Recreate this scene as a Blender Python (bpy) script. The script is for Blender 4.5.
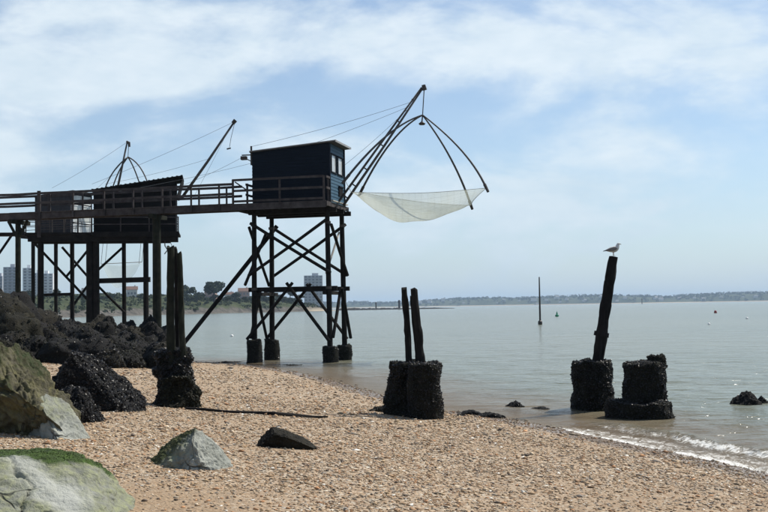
import bpy, math, random
import numpy as np
from mathutils import Vector, Matrix

random.seed(7)
RNG = np.random.default_rng(11)
for o in list(bpy.data.objects):
    bpy.data.objects.remove(o)
SC = bpy.context.scene
COL = SC.collection
PI = math.pi

# ------------------------------------------------------------------ camera
CAM_Z = 2.4
F = 50.0 / 36.0 * 768.0
HOR0, SLOPE = 307.1, 0.0165            # sea horizon in the photograph
PITCH = math.atan((HOR0 - 256.0) / F)
ROLL = math.atan(SLOPE)
cam_d = bpy.data.cameras.new('camera')
cam = bpy.data.objects.new('camera', cam_d)
COL.objects.link(cam)
SC.camera = cam
cam_d.lens = 50.0
cam_d.sensor_width = 36.0
cam_d.clip_start = 0.1
cam_d.clip_end = 40000.0
FW = Vector((0, math.cos(PITCH), math.sin(PITCH)))
R0 = Vector((1, 0, 0))
U0 = Vector((0, -math.sin(PITCH), math.cos(PITCH)))
RT = R0 * math.cos(ROLL) - U0 * math.sin(ROLL)
UP = U0 * math.cos(ROLL) + R0 * math.sin(ROLL)
cam.matrix_world = Matrix(((RT.x, UP.x, -FW.x, 0), (RT.y, UP.y, -FW.y, 0),
                           (RT.z, UP.z, -FW.z, CAM_Z), (0, 0, 0, 1)))

# ------------------------------------------------------------------ light
SUN_AZ = math.radians(58.0)      # from +Y (view direction) towards +X (right)
SUN_EL = math.radians(52.0)
world = bpy.data.worlds.new('World')
SC.world = world
world.use_nodes = True
sun_d = bpy.data.lights.new('sun', 'SUN')
sun_d.energy = 5.0
sun_d.angle = math.radians(0.6)
sun_d.color = (1.0, 0.94, 0.84)
sun = bpy.data.objects.new('sun', sun_d)
COL.objects.link(sun)
sdir = Vector((math.sin(SUN_AZ) * math.cos(SUN_EL), math.cos(SUN_AZ) * math.cos(SUN_EL), math.sin(SUN_EL)))
sun.rotation_euler = (-sdir).to_track_quat('-Z', 'Y').to_euler()
sun.location = (0, 0, 60)
SC.view_settings.view_transform = 'Standard'
SC.view_settings.look = 'None'
SC.view_settings.gamma = 1.0
SC.view_settings.exposure = 0.33
SC.view_settings.use_curve_mapping = False
SC.render.engine = 'CYCLES'
SC.cycles.volume_bounces = 0
SC.cycles.transparent_max_bounces = 10
SC.cycles.max_bounces = 5
SC.cycles.diffuse_bounces = 2
SC.cycles.glossy_bounces = 3
SC.cycles.transmission_bounces = 2
world.cycles.sampling_method = 'MANUAL'
world.cycles.sample_map_resolution = 512


def build_sky():
    nt = world.node_tree
    nt.nodes.clear()
    N, Lk = nt.nodes.new, nt.links.new

    def M(op, a, b=None, c=None, clamp=False):
        n = N('ShaderNodeMath')
        n.operation = op
        n.use_clamp = clamp
        for i, v in enumerate((a, b, c)):
            if v is None:
                continue
            if isinstance(v, (int, float)):
                n.inputs[i].default_value = v
            else:
                Lk(v, n.inputs[i])
        return n.outputs[0]
    out = N('ShaderNodeOutputWorld')
    bg = N('ShaderNodeBackground')
    sky = N('ShaderNodeTexSky')
    sky.sky_type = 'NISHITA'
    sky.sun_disc = False
    sky.sun_elevation = SUN_EL
    sky.sun_rotation = SUN_AZ
    sky.altitude = 0
    sky.air_density = 1.0
    sky.dust_density = 0.3
    sky.ozone_density = 2.6
    tc = N('ShaderNodeTexCoord')
    sep = N('ShaderNodeSeparateXYZ')
    Lk(tc.outputs['Generated'], sep.inputs[0])
    x, y, z = sep.outputs
    az = M('ARCTAN2', x, y)
    el = M('ARCSINE', z)
    mp = N('ShaderNodeMapping')
    mp.inputs['Scale'].default_value = (4.6, 4.6, 11.0)
    mp.inputs['Location'].default_value = (1.3, 0.4, 2.2)
    Lk(tc.outputs['Generated'], mp.inputs[0])
    n1 = N('ShaderNodeTexNoise')
    n1.inputs['Scale'].default_value = 1.0
    n1.inputs['Detail'].default_value = 6.0
    n1.inputs['Roughness'].default_value = 0.56
    n1.inputs['Distortion'].default_value = 0.6
    Lk(mp.outputs[0], n1.inputs['Vector'])
    n2 = N('ShaderNodeTexNoise')
    n2.inputs['Scale'].default_value = 3.2
    n2.inputs['Detail'].default_value = 4.0
    n2.inputs['Roughness'].default_value = 0.6
    Lk(mp.outputs[0], n2.inputs['Vector'])
    # main cloud banks: azimuth, elevation (degrees), half sizes, weight
    banks = [(3.5, 14.2, 14.0, 2.3, .46), (-19.0, 12.0, 5.0, 1.5, .40), (-11.8, 11.9, 4.5, 1.0, .42),
             (13.7, 7.4, 9.0, 3.4, .34), (4.5, 5.0, 10.0, 2.4, .36), (-21.0, 7.7, 3.0, 1.4, .40),
             (-2.5, 9.0, 4.5, 1.2, .28), (18.0, 12.6, 5.0, 2.2, .30), (-15.0, 15.6, 7.0, .9, .28)]
    tot = None
    for a, e, sa, se, w in banks:
        da = M('MULTIPLY', M('SUBTRACT', az, math.radians(a)), 1 / math.radians(sa))
        de = M('MULTIPLY', M('SUBTRACT', el, math.radians(e)), 1 / math.radians(se))
        r2 = M('ADD', M('MULTIPLY', da, da), M('MULTIPLY', de, de))
        g = M('MULTIPLY', M('EXPONENT', M('MULTIPLY', r2, -1.0)), w)
        tot = g if tot is None else M('ADD', tot, g)
    nn = M('ADD', M('MULTIPLY', M('SUBTRACT', n1.outputs[0], 0.5), 1.7), M('MULTIPLY', M('SUBTRACT', n2.outputs[0], 0.5), 0.45))
    dens = M('ADD', nn, tot)
    mr = N('ShaderNodeMapRange')
    mr.interpolation_type = 'SMOOTHSTEP'
    mr.inputs['From Min'].default_value = -0.02
    mr.inputs['From Max'].default_value = 0.50
    Lk(dens, mr.inputs['Value'])
    cover = M('MULTIPLY', mr.outputs[0], 0.86)
    # thin veil everywhere (hazy seaside sky)
    cover = M('ADD', M('MULTIPLY', cover, 0.85), 0.13)
    cr = N('ShaderNodeMixRGB')
    cr.inputs[1].default_value = (5.7, 6.7, 7.4, 1)
    cr.inputs[2].default_value = (7.1, 7.8, 8.2, 1)
    mr2 = N('ShaderNodeMapRange')
    mr2.inputs['From Min'].default_value = 0.30
    mr2.inputs['From Max'].default_value = 0.70
    Lk(n2.outputs[0], mr2.inputs['Value'])
    Lk(mr2.outputs[0], cr.inputs[0])
    mix = N('ShaderNodeMixRGB')
    Lk(cover, mix.inputs[0])
    Lk(sky.outputs[0], mix.inputs[1])
    Lk(cr.outputs[0], mix.inputs[2])
    # sea haze whitening the lowest sky all round the horizon
    veil = M('MULTIPLY', M('EXPONENT', M('MULTIPLY', M('MAXIMUM', el, 0.0), -1 / math.radians(4.6))), 0.86)
    mix2 = N('ShaderNodeMixRGB')
    mix2.inputs[2].default_value = (3.5, 4.7, 6.0, 1)
    Lk(veil, mix2.inputs[0])
    Lk(mix.outputs[0], mix2.inputs[1])
    Lk(mix2.outputs[0], bg.inputs[0])
    bg.inputs[1].default_value = 0.1
    Lk(bg.outputs[0], out.inputs[0])


build_sky()

# ------------------------------------------------------------------ pixel -> place helpers


def ray(px, py):
    d = FW + RT * ((px - 384.0) / F) - UP * ((py - 256.0) / F)
    return d / d.y


def P(px, py, D):
    d = ray(px, py)
    return Vector((d.x * D, D, CAM_Z + d.z * D))


# ------------------------------------------------------------------ numpy noise
def _hash(ix, iy, iz, seed):
    h = (ix * 374761393 + iy * 668265263 + iz * 2147483647 + seed * 974711) & 0xffffffff
    h = ((h ^ (h >> 13)) * 1274126177) & 0xffffffff
    h = h ^ (h >> 16)
    return (h & 0xffff) / 32767.5 - 1.0


def vnoise(p, seed=0):
    p = np.asarray(p, dtype=np.float64)
    i = np.floor(p).astype(np.int64)
    f = p - i
    f = f * f * (3 - 2 * f)
    r = 0
    for dx in (0, 1):
        for dy in (0, 1):
            for dz in (0, 1):
                w = (f[:, 0] if dx else 1 - f[:, 0]) * (f[:, 1] if dy else 1 - f[:, 1]) * (f[:, 2] if dz else 1 - f[:, 2])
                r = r + w * _hash(i[:, 0] + dx, i[:, 1] + dy, i[:, 2] + dz, seed)
    return r


def fbm(p, oct=4, seed=0, gain=.5):
    p = np.asarray(p, dtype=np.float64)
    a, r = 1.0, 0
    for k in range(oct):
        r = r + a * vnoise(p * 2.03 ** k + 17.3 * k, seed + k)
        a *= gain
    return r


# ------------------------------------------------------------------ beach height
SHORE = np.array([(14.0, -40.0), (9.2, 0.0), (7.3, 8.0), (5.9, 13.0), (5.3, 14.8), (4.7, 16.7), (4.08, 18.4), (3.34, 20.7),
                  (2.5, 22.7), (1.38, 24.6), (0.0, 28.8), (-1.9, 36.0), (-3.66, 41.0), (-5.6, 46.0),
                  (-8.2, 48.6), (-12.5, 52.0), (-19.0, 61.0), (-31.0, 80.0), (-62.0, 140.0), (-150.0, 300.0),
                  (-260.0, 420.0), (-3000.0, 700.0)])


def shore_dist(x, y):
    """signed distance to the waterline, positive on land"""
    x = np.asarray(x, float)
    y = np.asarray(y, float)
    best = np.full(x.shape, 1e18)
    sgn = np.ones(x.shape)
    for a, b in zip(SHORE[:-1], SHORE[1:]):
        d = b - a
        L2 = d @ d
        t = np.clip(((x - a[0]) * d[0] + (y - a[1]) * d[1]) / L2, 0, 1)
        qx, qy = a[0] + t * d[0], a[1] + t * d[1]
        r2 = (x - qx) ** 2 + (y - qy) ** 2
        cr = d[0] * (y - a[1]) - d[1] * (x - a[0])
        m = r2 < best
        best = np.where(m, r2, best)
        sgn = np.where(m, np.where(cr > 0, 1.0, -1.0), sgn)
    return sgn * np.sqrt(best)


def ground(x, y):
    x = np.asarray(x, float)
    y = np.asarray(y, float)
    s = shore_dist(x, y)
    land = np.where(s < 11, 0.085 * s, 0.935 + 0.05 * np.clip(s - 11, 0, 22) + 0.002 * np.clip(s - 33, 0, 200))
    sea = np.maximum(0.06 * s, -3.0)
    z = np.where(s > 0, land, sea)
    p = np.stack([x * .45, y * .45, x * 0], -1)
    near = np.clip(1 - np.maximum(np.abs(y) - 60, 0) / 200, 0, 1)
    z = z + near * np.clip((s + .2) / 2.5, 0, 1) * (0.035 * fbm(p, 3, 5) + 0.012 * fbm(p * 5.1, 2, 9))
    return z


def gz(x, y):
    return float(ground(np.array([x]), np.array([y]))[0])


def on_ground(px, py):
    """where the sight line through a pixel meets the beach"""
    d = ray(px, py)
    D = np.linspace(4, 80, 3000)
    z = CAM_Z + d.z * D
    g = ground(d.x * D, D)
    k = int(np.argmax(z < np.maximum(g, 0.0)))
    return Vector((d.x * D[k], D[k], max(float(g[k]), 0.0)))


# ------------------------------------------------------------------ materials
def newmat(name):
    m = bpy.data.materials.new(name)
    m.use_nodes = True
    nt = m.node_tree
    return m, nt, nt.nodes['Principled BSDF'], nt.nodes['Material Output']


def ramp(nt, stops, fac, interp='LINEAR'):
    r = nt.nodes.new('ShaderNodeValToRGB')
    r.color_ramp.interpolation = interp
    e = r.color_ramp.elements
    while len(e) < len(stops):
        e.new(0.5)
    for k, (p, c) in enumerate(stops):
        e[k].position = p
        e[k].color = (c[0], c[1], c[2], 1) if not isinstance(c, (int, float)) else (c, c, c, 1)
    nt.links.new(fac, r.inputs[0])
    return r.outputs[0]


def noise(nt, scale, detail=5, rough=.55, vec=None, dist=0.0):
    n = nt.nodes.new('ShaderNodeTexNoise')
    n.inputs['Scale'].default_value = scale
    n.inputs['Detail'].default_value = detail
    n.inputs['Roughness'].default_value = rough
    n.inputs['Distortion'].default_value = dist
    if vec is not None:
        nt.links.new(vec, n.inputs['Vector'])
    return n.outputs['Fac']


def coords(nt, scale=(1, 1, 1), kind='Object'):
    t = nt.nodes.new('ShaderNodeTexCoord')
    m = nt.nodes.new('ShaderNodeMapping')
    m.inputs['Scale'].default_value = scale
    nt.links.new(t.outputs[kind], m.inputs[0])
    return m.outputs[0]


def bump(nt, height, strength, dist, bsdf):
    b = nt.nodes.new('ShaderNodeBump')
    b.inputs['Strength'].default_value = strength
    b.inputs['Distance'].default_value = dist
    nt.links.new(height, b.inputs['Height'])
    nt.links.new(b.outputs[0], bsdf.inputs['Normal'])
    return b


def mixc(nt, fac, a, b):
    n = nt.nodes.new('ShaderNodeMixRGB')
    for i, v in ((0, fac), (1, a), (2, b)):
        if isinstance(v, (int, float)):
            n.inputs[i].default_value = v if i == 0 else (v, v, v, 1)
        elif isinstance(v, tuple):
            n.inputs[i].default_value = (v[0], v[1], v[2], 1)
        else:
            nt.links.new(v, n.inputs[i])
    return n.outputs[0]


def math_n(nt, op, a, b=None, clamp=False):
    n = nt.nodes.new('ShaderNodeMath')
    n.operation = op
    n.use_clamp = clamp
    for i, v in ((0, a), (1, b)):
        if v is None:
            continue
        if isinstance(v, (int, float)):
            n.inputs[i].default_value = v
        else:
            nt.links.new(v, n.inputs[i])
    return n.outputs[0]


def simple(name, c1, c2, scale=4.0, rough=.8, bstr=.3, bdist=.01, spec=.3, stretch=(1, 1, 1), detail=6):
    m, nt, b, o = newmat(name)
    v = coords(nt, stretch)
    n = noise(nt, scale, detail, .6, v)
    c = ramp(nt, [(.3, c1), (.7, c2)], n)
    nt.links.new(c, b.inputs['Base Color'])
    b.inputs['Roughness'].default_value = rough
    b.inputs['Specular IOR Level'].default_value = spec
    if bstr:
        n2 = noise(nt, scale * 5, 4, .6, v)
        bump(nt, n2, bstr, bdist, b)
    return m


MAT = {}
MAT['wood'] = simple('weathered_wood', (.030, .026, .026), (.074, .066, .066), 3.0, .85, .5, .01, .15, (1, 1, 1))
MAT['wood_dark'] = simple('tarred_wood', (.005, .005, .005), (.018, .016, .015), 3.0, .85, .5, .01, .12)
MAT['wood_green'] = simple('algae_wood', (.007, .009, .007), (.026, .028, .019), 4.0, .85, .6, .02, .12)
MAT['wood_sunlit'] = simple('sunlit_wood', (.30, .28, .25), (.42, .40, .36), 4.0, .8, .3, .01, .2)  # sunlight on one brace and the sill put into the colour
MAT['pole'] = simple('boom_pole', (.040, .039, .042), (.085, .082, .08), 5.0, .6, .2, .005, .3)
MAT['navy'] = simple('blue_paint_shaded', (.0030, .0065, .0125), (.0050, .010, .019), 2.0, .75, .2, .004, .12, (1, 1, 6))  # shade on the hut walls put into a darker paint; trim too
MAT['blue'] = simple('blue_paint_sunlit', (.026, .070, .112), (.042, .098, .150), 2.0, .6, .25, .004, .25, (1, 1, 6))  # same hut paint, lightened for the sunlit end wall
MAT['black_hut'] = simple('black_tar_paint', (.0030, .0030, .0035), (.008, .0075, .008), 2.0, .8, .3, .006, .10, (1, 1, 5))
MAT['grey_hut'] = simple('grey_boards', (.022, .024, .029), (.038, .041, .048), 2.0, .8, .3, .006, .15, (5, 5, 1))
MAT['white_paint'] = simple('white_paint', (.55, .58, .60), (.70, .72, .72), 3.0, .6, .1, .004, .3)
MAT['roof_felt'] = simple('roof_felt', (.05, .052, .055), (.09, .09, .09), 6.0, .8, .4, .006, .2)
MAT['roof_edge'] = simple('roof_edge', (.20, .21, .22), (.30, .30, .30), 6.0, .6, .2, .004, .4)
MAT['iron'] = simple('dark_iron', (.015, .014, .014), (.045, .032, .026), 8.0, .6, .3, .004, .5)
MAT['rope'] = simple('rope', (.22, .21, .19), (.34, .32, .29), 20.0, .8, .2, .002, .2)
MAT['wire'] = simple('wire', (.13, .14, .15), (.18, .19, .20), 20.0, .5, 0, .002, .4)
MAT['glass'] = simple('window_glass', (.10, .13, .15), (.16, .19, .21), 1.5, .06, 0, .001, .9)
MAT['glass_pale'] = simple('pale_glass', (.34, .36, .37), (.46, .48, .48), 1.5, .12, 0, .001, .7)  # panes given a pale base colour
MAT['concrete_dark'] = simple('weedy_concrete', (.004, .0045, .0035), (.017, .017, .012), 5.0, .85, .9, .04, .12)
MAT['mussel'] = simple('mussel_shells', (.003, .003, .0035), (.014, .013, .014), 9.0, .42, .4, .01, .28)
MAT['weed'] = simple('bladder_wrack', (.004, .0045, .0025), (.020, .019, .009), 9.0, .6, .4, .01, .18)
MAT['black_rock'] = simple('black_rock', (.0025, .0025, .003), (.012, .0115, .011), 5.0, .75, 1.0, .05, .15)
MAT['dark_brown_rock'] = simple('dark_brown_rock', (.004, .004, .003), (.024, .021, .014), 4.0, .8, 1.0, .05, .15)
MAT['brown_rock'] = simple('brown_weedy_rock', (.004, .004, .003), (.022, .020, .012), 4.0, .85, 1.0, .05, .15)
MAT['streak'] = simple('streak', (.006, .005, .005), (.018, .015, .013), 6.0, .9, .6, .01, .2)  # near-black tone for the thin tube on the shingle


def rock_pale_mat(name, base1, base2, algae_amt, top_green, axis=None):
    m, nt, b, o = newmat(name)
    v = coords(nt)
    n1 = noise(nt, 2.2, 8, .62, v)
    n2 = noise(nt, 9.0, 8, .66, v, .4)
    base = ramp(nt, [(.32, base1), (.62, base2)], n1)
    lichen = ramp(nt, [(.36, tuple(.35 * a + .02 for a in base1)), (.62, (base2[0] * .68, base2[1] * .70, base2[2] * .44))], n2)
    g = nt.nodes.new('ShaderNodeNewGeometry')
    sp = nt.nodes.new('ShaderNodeSeparateXYZ')
    nt.links.new(g.outputs['True Normal'], sp.inputs[0])
    at = nt.nodes.new('ShaderNodeAttribute')
    at.attribute_name = 'face_bare'
    bare = at.outputs['Fac']
    la = math_n(nt, 'SUBTRACT', math_n(nt, 'ADD', math_n(nt, 'MULTIPLY', n2, 1.2), algae_amt), bare, True)
    c = mixc(nt, la, base, lichen)
    # cracks
    vo = nt.nodes.new('ShaderNodeTexVoronoi')
    vo.feature = 'DISTANCE_TO_EDGE'
    vo.inputs['Scale'].default_value = 1.05
    wob = nt.nodes.new('ShaderNodeMixRGB')
    wob.blend_type = 'ADD'
    wob.inputs[0].default_value = .35
    nz = nt.nodes.new('ShaderNodeTexNoise')
    nz.inputs['Scale'].default_value = 3.0
    nt.links.new(v, nz.inputs['Vector'])
    nt.links.new(v, wob.inputs[1])
    nt.links.new(nz.outputs['Color'], wob.inputs[2])
    nt.links.new(wob.outputs[0], vo.inputs['Vector'])
    crack = ramp(nt, [(0.0, 1.0), (.007, .7), (.014, 0.0)], vo.outputs['Distance'])
    crack = math_n(nt, 'MULTIPLY', crack, ramp(nt, [(.56, 0.0), (.64, .8)], noise(nt, 1.3, 3, .5, v)))
    c = mixc(nt, crack, c, (.05, .048, .035))
    at2 = nt.nodes.new('ShaderNodeAttribute')
    at2.attribute_name = 'face_algae'
    ga = math_n(nt, 'MULTIPLY', at2.outputs['Fac'], math_n(nt, 'ADD', math_n(nt, 'MULTIPLY', n2, 1.6), .1), True)
    ga2 = ramp(nt, [(.25, 0.0), (.5, 1.0)], ga)
    green = ramp(nt, [(.35, (.022, .036, .009)), (.65, top_green)], noise(nt, 14, 5, .6, v))
    c = mixc(nt, ga2, c, green)
    nt.links.new(c, b.inputs['Base Color'])
    b.inputs['Roughness'].default_value = .85
    b.inputs['Specular IOR Level'].default_value = .25
    hh = math_n(nt, 'SUBTRACT', math_n(nt, 'ADD', math_n(nt, 'MULTIPLY', n2, .7), noise(nt, 30, 6, .65, v)),
                math_n(nt, 'MULTIPLY', crack, 1.4))
    bump(nt, hh, .9, .03, b)
    return m


MAT['boulder'] = rock_pale_mat('boulder_stone', (.25, .26, .21), (.36, .37, .335), .18, (.060, .105, .020))
MAT['boulder_grey'] = rock_pale_mat('boulder_grey', (.18, .19, .165), (.325, .335, .30), -.05, (.075, .075, .032))
MAT['boulder_brown'] = rock_pale_mat('boulder_brown', (.050, .045, .028), (.175, .158, .105), .05, (.040, .038, .017))


def beach_mat():
    m, nt, b, o = newmat('shingle_sand')
    v = coords(nt)
    vo = nt.nodes.new('ShaderNodeTexVoronoi')
    vo.inputs['Scale'].default_value = 26
    nt.links.new(v, vo.inputs['Vector'])
    sepc = nt.nodes.new('ShaderNodeSeparateColor')
    nt.links.new(vo.outputs['Color'], sepc.inputs[0])
    peb = ramp(nt, [(0.0, (.15, .095, .052)), (.25, (.27, .18, .105)), (.5, (.36, .26, .165)), (.72, (.44, .35, .25)),
                    (.88, (.22, .18, .13)), (1.0, (.60, .55, .45))], sepc.outputs[0])
    n1 = noise(nt, 1.1, 6, .6, v)
    sand = ramp(nt, [(.3, (.205, .135, .076)), (.7, (.315, .22, .13))], noise(nt, 7, 8, .65, v))
    at = nt.nodes.new('ShaderNodeAttribute')
    at.attribute_name = 'shingle'
    c = mixc(nt, at.outputs['Fac'], sand, peb)
    wt = nt.nodes.new('ShaderNodeAttribute')
    wt.attribute_name = 'wet'
    wn = math_n(nt, 'ADD', wt.outputs['Fac'], math_n(nt, 'MULTIPLY', math_n(nt, 'SUBTRACT', n1, .5), .6), True)
    wet = ramp(nt, [(.35, 0.0), (.65, 1.0)], wn)
    mul = nt.nodes.new('ShaderNodeMixRGB')
    mul.blend_type = 'MULTIPLY'
    mul.inputs[2].default_value = (.50, .46, .43, 1)
    nt.links.new(wet, mul.inputs[0])
    nt.links.new(c, mul.inputs[1])
    nt.links.new(mul.outputs[0], b.inputs['Base Color'])
    rr = ramp(nt, [(0, .9), (1, .28)], wet)
    nt.links.new(rr, b.inputs['Roughness'])
    hgt = math_n(nt, 'SUBTRACT', noise(nt, 60, 4, .6, v), math_n(nt, 'MULTIPLY', vo.outputs['Distance'], 1.3))
    bump(nt, hgt, .8, .02, b)
    return m


MAT['beach'] = beach_mat()


def pebble_mat():
    m, nt, b, o = newmat('pebbles')
    at = nt.nodes.new('ShaderNodeAttribute')
    at.attribute_name = 'stone_colour'
    v = coords(nt)
    n = noise(nt, 90, 3, .6, v)
    mul = nt.nodes.new('ShaderNodeMixRGB')
    mul.blend_type = 'MULTIPLY'
    mul.inputs[0].default_value = 1
    nt.links.new(at.outputs['Color'], mul.inputs[1])
    nt.links.new(ramp(nt, [(.3, .72), (.7, 1.1)], n), mul.inputs[2])
    nt.links.new(mul.outputs[0], b.inputs['Base Color'])
    b.inputs['Roughness'].default_value = .7
    b.inputs['Specular IOR Level'].default_value = .35
    return m


MAT['pebble'] = pebble_mat()


def water_mat():
    m, nt, b, o = newmat('estuary_water')
    v = coords(nt)
    v1 = coords(nt, (.55, 1.0, 1))
    rot = nt.nodes.new('ShaderNodeMapping')
    rot.inputs['Rotation'].default_value = (0, 0, .35)
    nt.links.new(v1, rot.inputs[0])
    a1 = noise(nt, 2.6, 4, .6, rot.outputs[0], .3)
    a2 = noise(nt, .35, 5, .6, rot.outputs[0], .2)
    a3 = noise(nt, .05, 4, .6, rot.outputs[0])
    a4 = noise(nt, .95, 4, .6, rot.outputs[0], .4)
    h = math_n(nt, 'ADD', math_n(nt, 'MULTIPLY', a1, .17), math_n(nt, 'ADD', math_n(nt, 'MULTIPLY', a2, .45), math_n(nt, 'MULTIPLY', a4, .24)))
    col = ramp(nt, [(.30, (.118, .130, .094)), (.70, (.168, .172, .124))], noise(nt, .012, 5, .6, coords(nt, (.25, 1, 1))))
    at = nt.nodes.new('ShaderNodeAttribute')
    at.attribute_name = 'depth'
    shallow = ramp(nt, [(0.0, 1.0), (.30, 0.0)], at.outputs['Fac'])
    col = mixc(nt, shallow, col, (.24, .185, .125))
    b.inputs['IOR'].default_value = 1.33
    b.inputs['Specular IOR Level'].default_value = .42
    b.inputs['Roughness'].default_value = .12
    bm = bump(nt, h, 1.0, .8, b)
    # foam
    fo = nt.nodes.new('ShaderNodeAttribute')
    fo.attribute_name = 'foam'
    fv = coords(nt, (1, 1.0, 1))
    fn = noise(nt, 7.0, 9, .78, fv, 1.6)
    ff = math_n(nt, 'ADD', fo.outputs['Fac'], math_n(nt, 'MULTIPLY', math_n(nt, 'SUBTRACT', fn, .5), 1.9))
    fm = ramp(nt, [(.40, 0.0), (.64, .95)], ff)
    fm = math_n(nt, 'MULTIPLY', fm, ramp(nt, [(.02, 0.0), (.12, 1.0)], fo.outputs['Fac']))
    nt.links.new(mixc(nt, fm, col, (.68, .68, .65)), b.inputs['Base Color'])
    nt.links.new(mixc(nt, fm, .16, .8), b.inputs['Roughness'])
    # shallow water lets the sand show
    tr = nt.nodes.new('ShaderNodeBsdfTransparent')
    tr.inputs[0].default_value = (.88, .84, .74, 1)
    mx = nt.nodes.new('ShaderNodeMixShader')
    opac = ramp(nt, [(0.0, .30), (.10, .72), (.35, 1.0)], at.outputs['Fac'])
    opac = math_n(nt, 'MAXIMUM', opac, fm)
    nt.links.new(opac, mx.inputs[0])
    nt.links.new(tr.outputs[0], mx.inputs[1])
    nt.links.new(b.outputs[0], mx.inputs[2])
    nt.links.new(mx.outputs[0], o.inputs['Surface'])
    return m


MAT['water'] = water_mat()


def net_mat(name, dens, col):
    m, nt, b, o = newmat(name)
    v = coords(nt)
    n = noise(nt, 1.2, 5, .6, v)
    fac = ramp(nt, [(.3, dens * .75), (.7, min(1, dens * 1.25))], n)
    b.inputs['Base Color'].default_value = (*col, 1)
    b.inputs['Roughness'].default_value = .8
    tl = nt.nodes.new('ShaderNodeBsdfTranslucent')
    tl.inputs[0].default_value = (*col, 1)
    m1 = nt.nodes.new('ShaderNodeMixShader')
    m1.inputs[0].default_value = .55
    nt.links.new(b.outputs[0], m1.inputs[1])
    nt.links.new(tl.outputs[0], m1.inputs[2])
    tr = nt.nodes.new('ShaderNodeBsdfTransparent')
    m2 = nt.nodes.new('ShaderNodeMixShader')
    nt.links.new(fac, m2.inputs[0])
    nt.links.new(tr.outputs[0], m2.inputs[1])
    nt.links.new(m1.outputs[0], m2.inputs[2])
    nt.links.new(m2.outputs[0], o.inputs['Surface'])
    return m


MAT['net_faint'] = net_mat('faint_net', .16, (.46, .49, .42))
MAT['net'] = net_mat('fishing_net', .50, (.46, .49, .42))


def flat(name, c, rough=.7, spec=.3):
    m, nt, b, o = newmat(name)
    b.inputs['Base Color'].default_value = (*c, 1)
    b.inputs['Roughness'].default_value = rough
    b.inputs['Specular IOR Level'].default_value = spec
    return m


# ------------------------------------------------------------------ mesh helpers
class MB:
    """collects shapes in world space, builds ONE mesh object"""

    def __init__(s):
        s.v, s.f = [], []

    def add(s, vs, fs):
        k = len(s.v)
        s.v += [tuple(p) for p in vs]
        s.f += [tuple(i + k for i in f) for f in fs]

    def box(s, c, sx, sy, sz, ax=None):
        c = Vector(c)
        X, Y, Z = ax if ax else (Vector((1, 0, 0)), Vector((0, 1, 0)), Vector((0, 0, 1)))
        vs = [c + X * (i * sx / 2) + Y * (j * sy / 2) + Z * (k * sz / 2) for k in (-1, 1) for j in (-1, 1) for i in (-1, 1)]
        s.add(vs, [(0, 2, 3, 1), (4, 5, 7, 6), (0, 1, 5, 4), (2, 6, 7, 3), (0, 4, 6, 2), (1, 3, 7, 5)])

    def bar(s, p, q, w, h, segs=1, jit=0.0):
        """a squared timber from p to q"""
        p, q = Vector(p), Vector(q)
        d = (q - p).normalized()
        up = Vector((0, 0, 1)) if abs(d.z) < .9 else Vector((0, 1, 0))
        a = d.cross(up).normalized()
        b = a.cross(d).normalized()
        vs, fs = [], []
        for k in range(segs + 1):
            t = k / segs
            c = p.lerp(q, t) + (a * random.uniform(-jit, jit) + b * random.uniform(-jit, jit))
            for i, j in ((-1, -1), (1, -1), (1, 1), (-1, 1)):
                vs.append(c + a * (i * w / 2) + b * (j * h / 2))
        for k in range(segs):
            for e in range(4):
                fs.append((k * 4 + e, k * 4 + (e + 1) % 4, k * 4 + 4 + (e + 1) % 4, k * 4 + 4 + e))
        fs.append((3, 2, 1, 0))
        n = segs * 4
        fs.append((n, n + 1, n + 2, n + 3))
        s.add(vs, fs)

    def tube(s, pts, rad, n=8, jit=0.0, rag=0.0):
        pts = [Vector(p) for p in pts]
        if not hasattr(rad, '__len__'):
            rad = [rad] * len(pts)
        vs, fs = [], []
        ref = None
        for k, p in enumerate(pts):
            d = (pts[min(k + 1, len(pts) - 1)] - pts[max(k - 1, 0)]).normalized()
            if ref is None:
                ref = Vector((1, 0, 0)) if abs(d.x) < .8 else Vector((0, 1, 0))
            a = (ref - d * ref.dot(d)).normalized()
            b = d.cross(a)
            ref = a
            for e in range(n):
                t = 2 * PI * e / n
                r = rad[k] * (1 + random.uniform(-jit, jit))
                q = p + a * (math.cos(t) * r) + b * (math.sin(t) * r)
                if rag and k == len(pts) - 1:
                    q += d * random.uniform(-rag, rag)
                vs.append(q)
        for k in range(len(pts) - 1):
            for e in range(n):
                fs.append((k * n + e, k * n + (e + 1) % n, (k + 1) * n + (e + 1) % n, (k + 1) * n + e))
        fs.append(tuple(reversed(range(n))))
        m = (len(pts) - 1) * n
        fs.append(tuple(range(m, m + n)))
        s.add(vs, fs)

    def build(s, name, mat, parent=None, smooth=False):
        base = parent.get('_base', (0, 0, 0)) if parent else (0, 0, 0)
        bx, by, bz = base
        me = bpy.data.meshes.new(name)
        me.from_pydata([(x - bx, y - by, z - bz) for x, y, z in s.v], [], s.f)
        if smooth:
            me.polygons.foreach_set('use_smooth', [True] * len(me.polygons))
        me.update()
        me.materials.append(MAT[mat] if isinstance(mat, str) else mat)
        o = bpy.data.objects.new(name, me)
        COL.objects.link(o)
        if parent:
            o.parent = parent
            o['_base'] = tuple(base)
        return o


ALL_THINGS = []


def thing(name, label, cat, loc, group=None):
    o = bpy.data.objects.new(name, None)
    COL.objects.link(o)
    o.empty_display_size = .2
    o.location = loc
    o['_base'] = tuple(loc)
    o['label'] = label
    o['category'] = cat
    if group:
        o['group'] = group
    return o


def tag(o, label, cat, group=None):
    o['label'] = label
    o['category'] = cat
    if group:
        o['group'] = group
    return o


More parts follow.
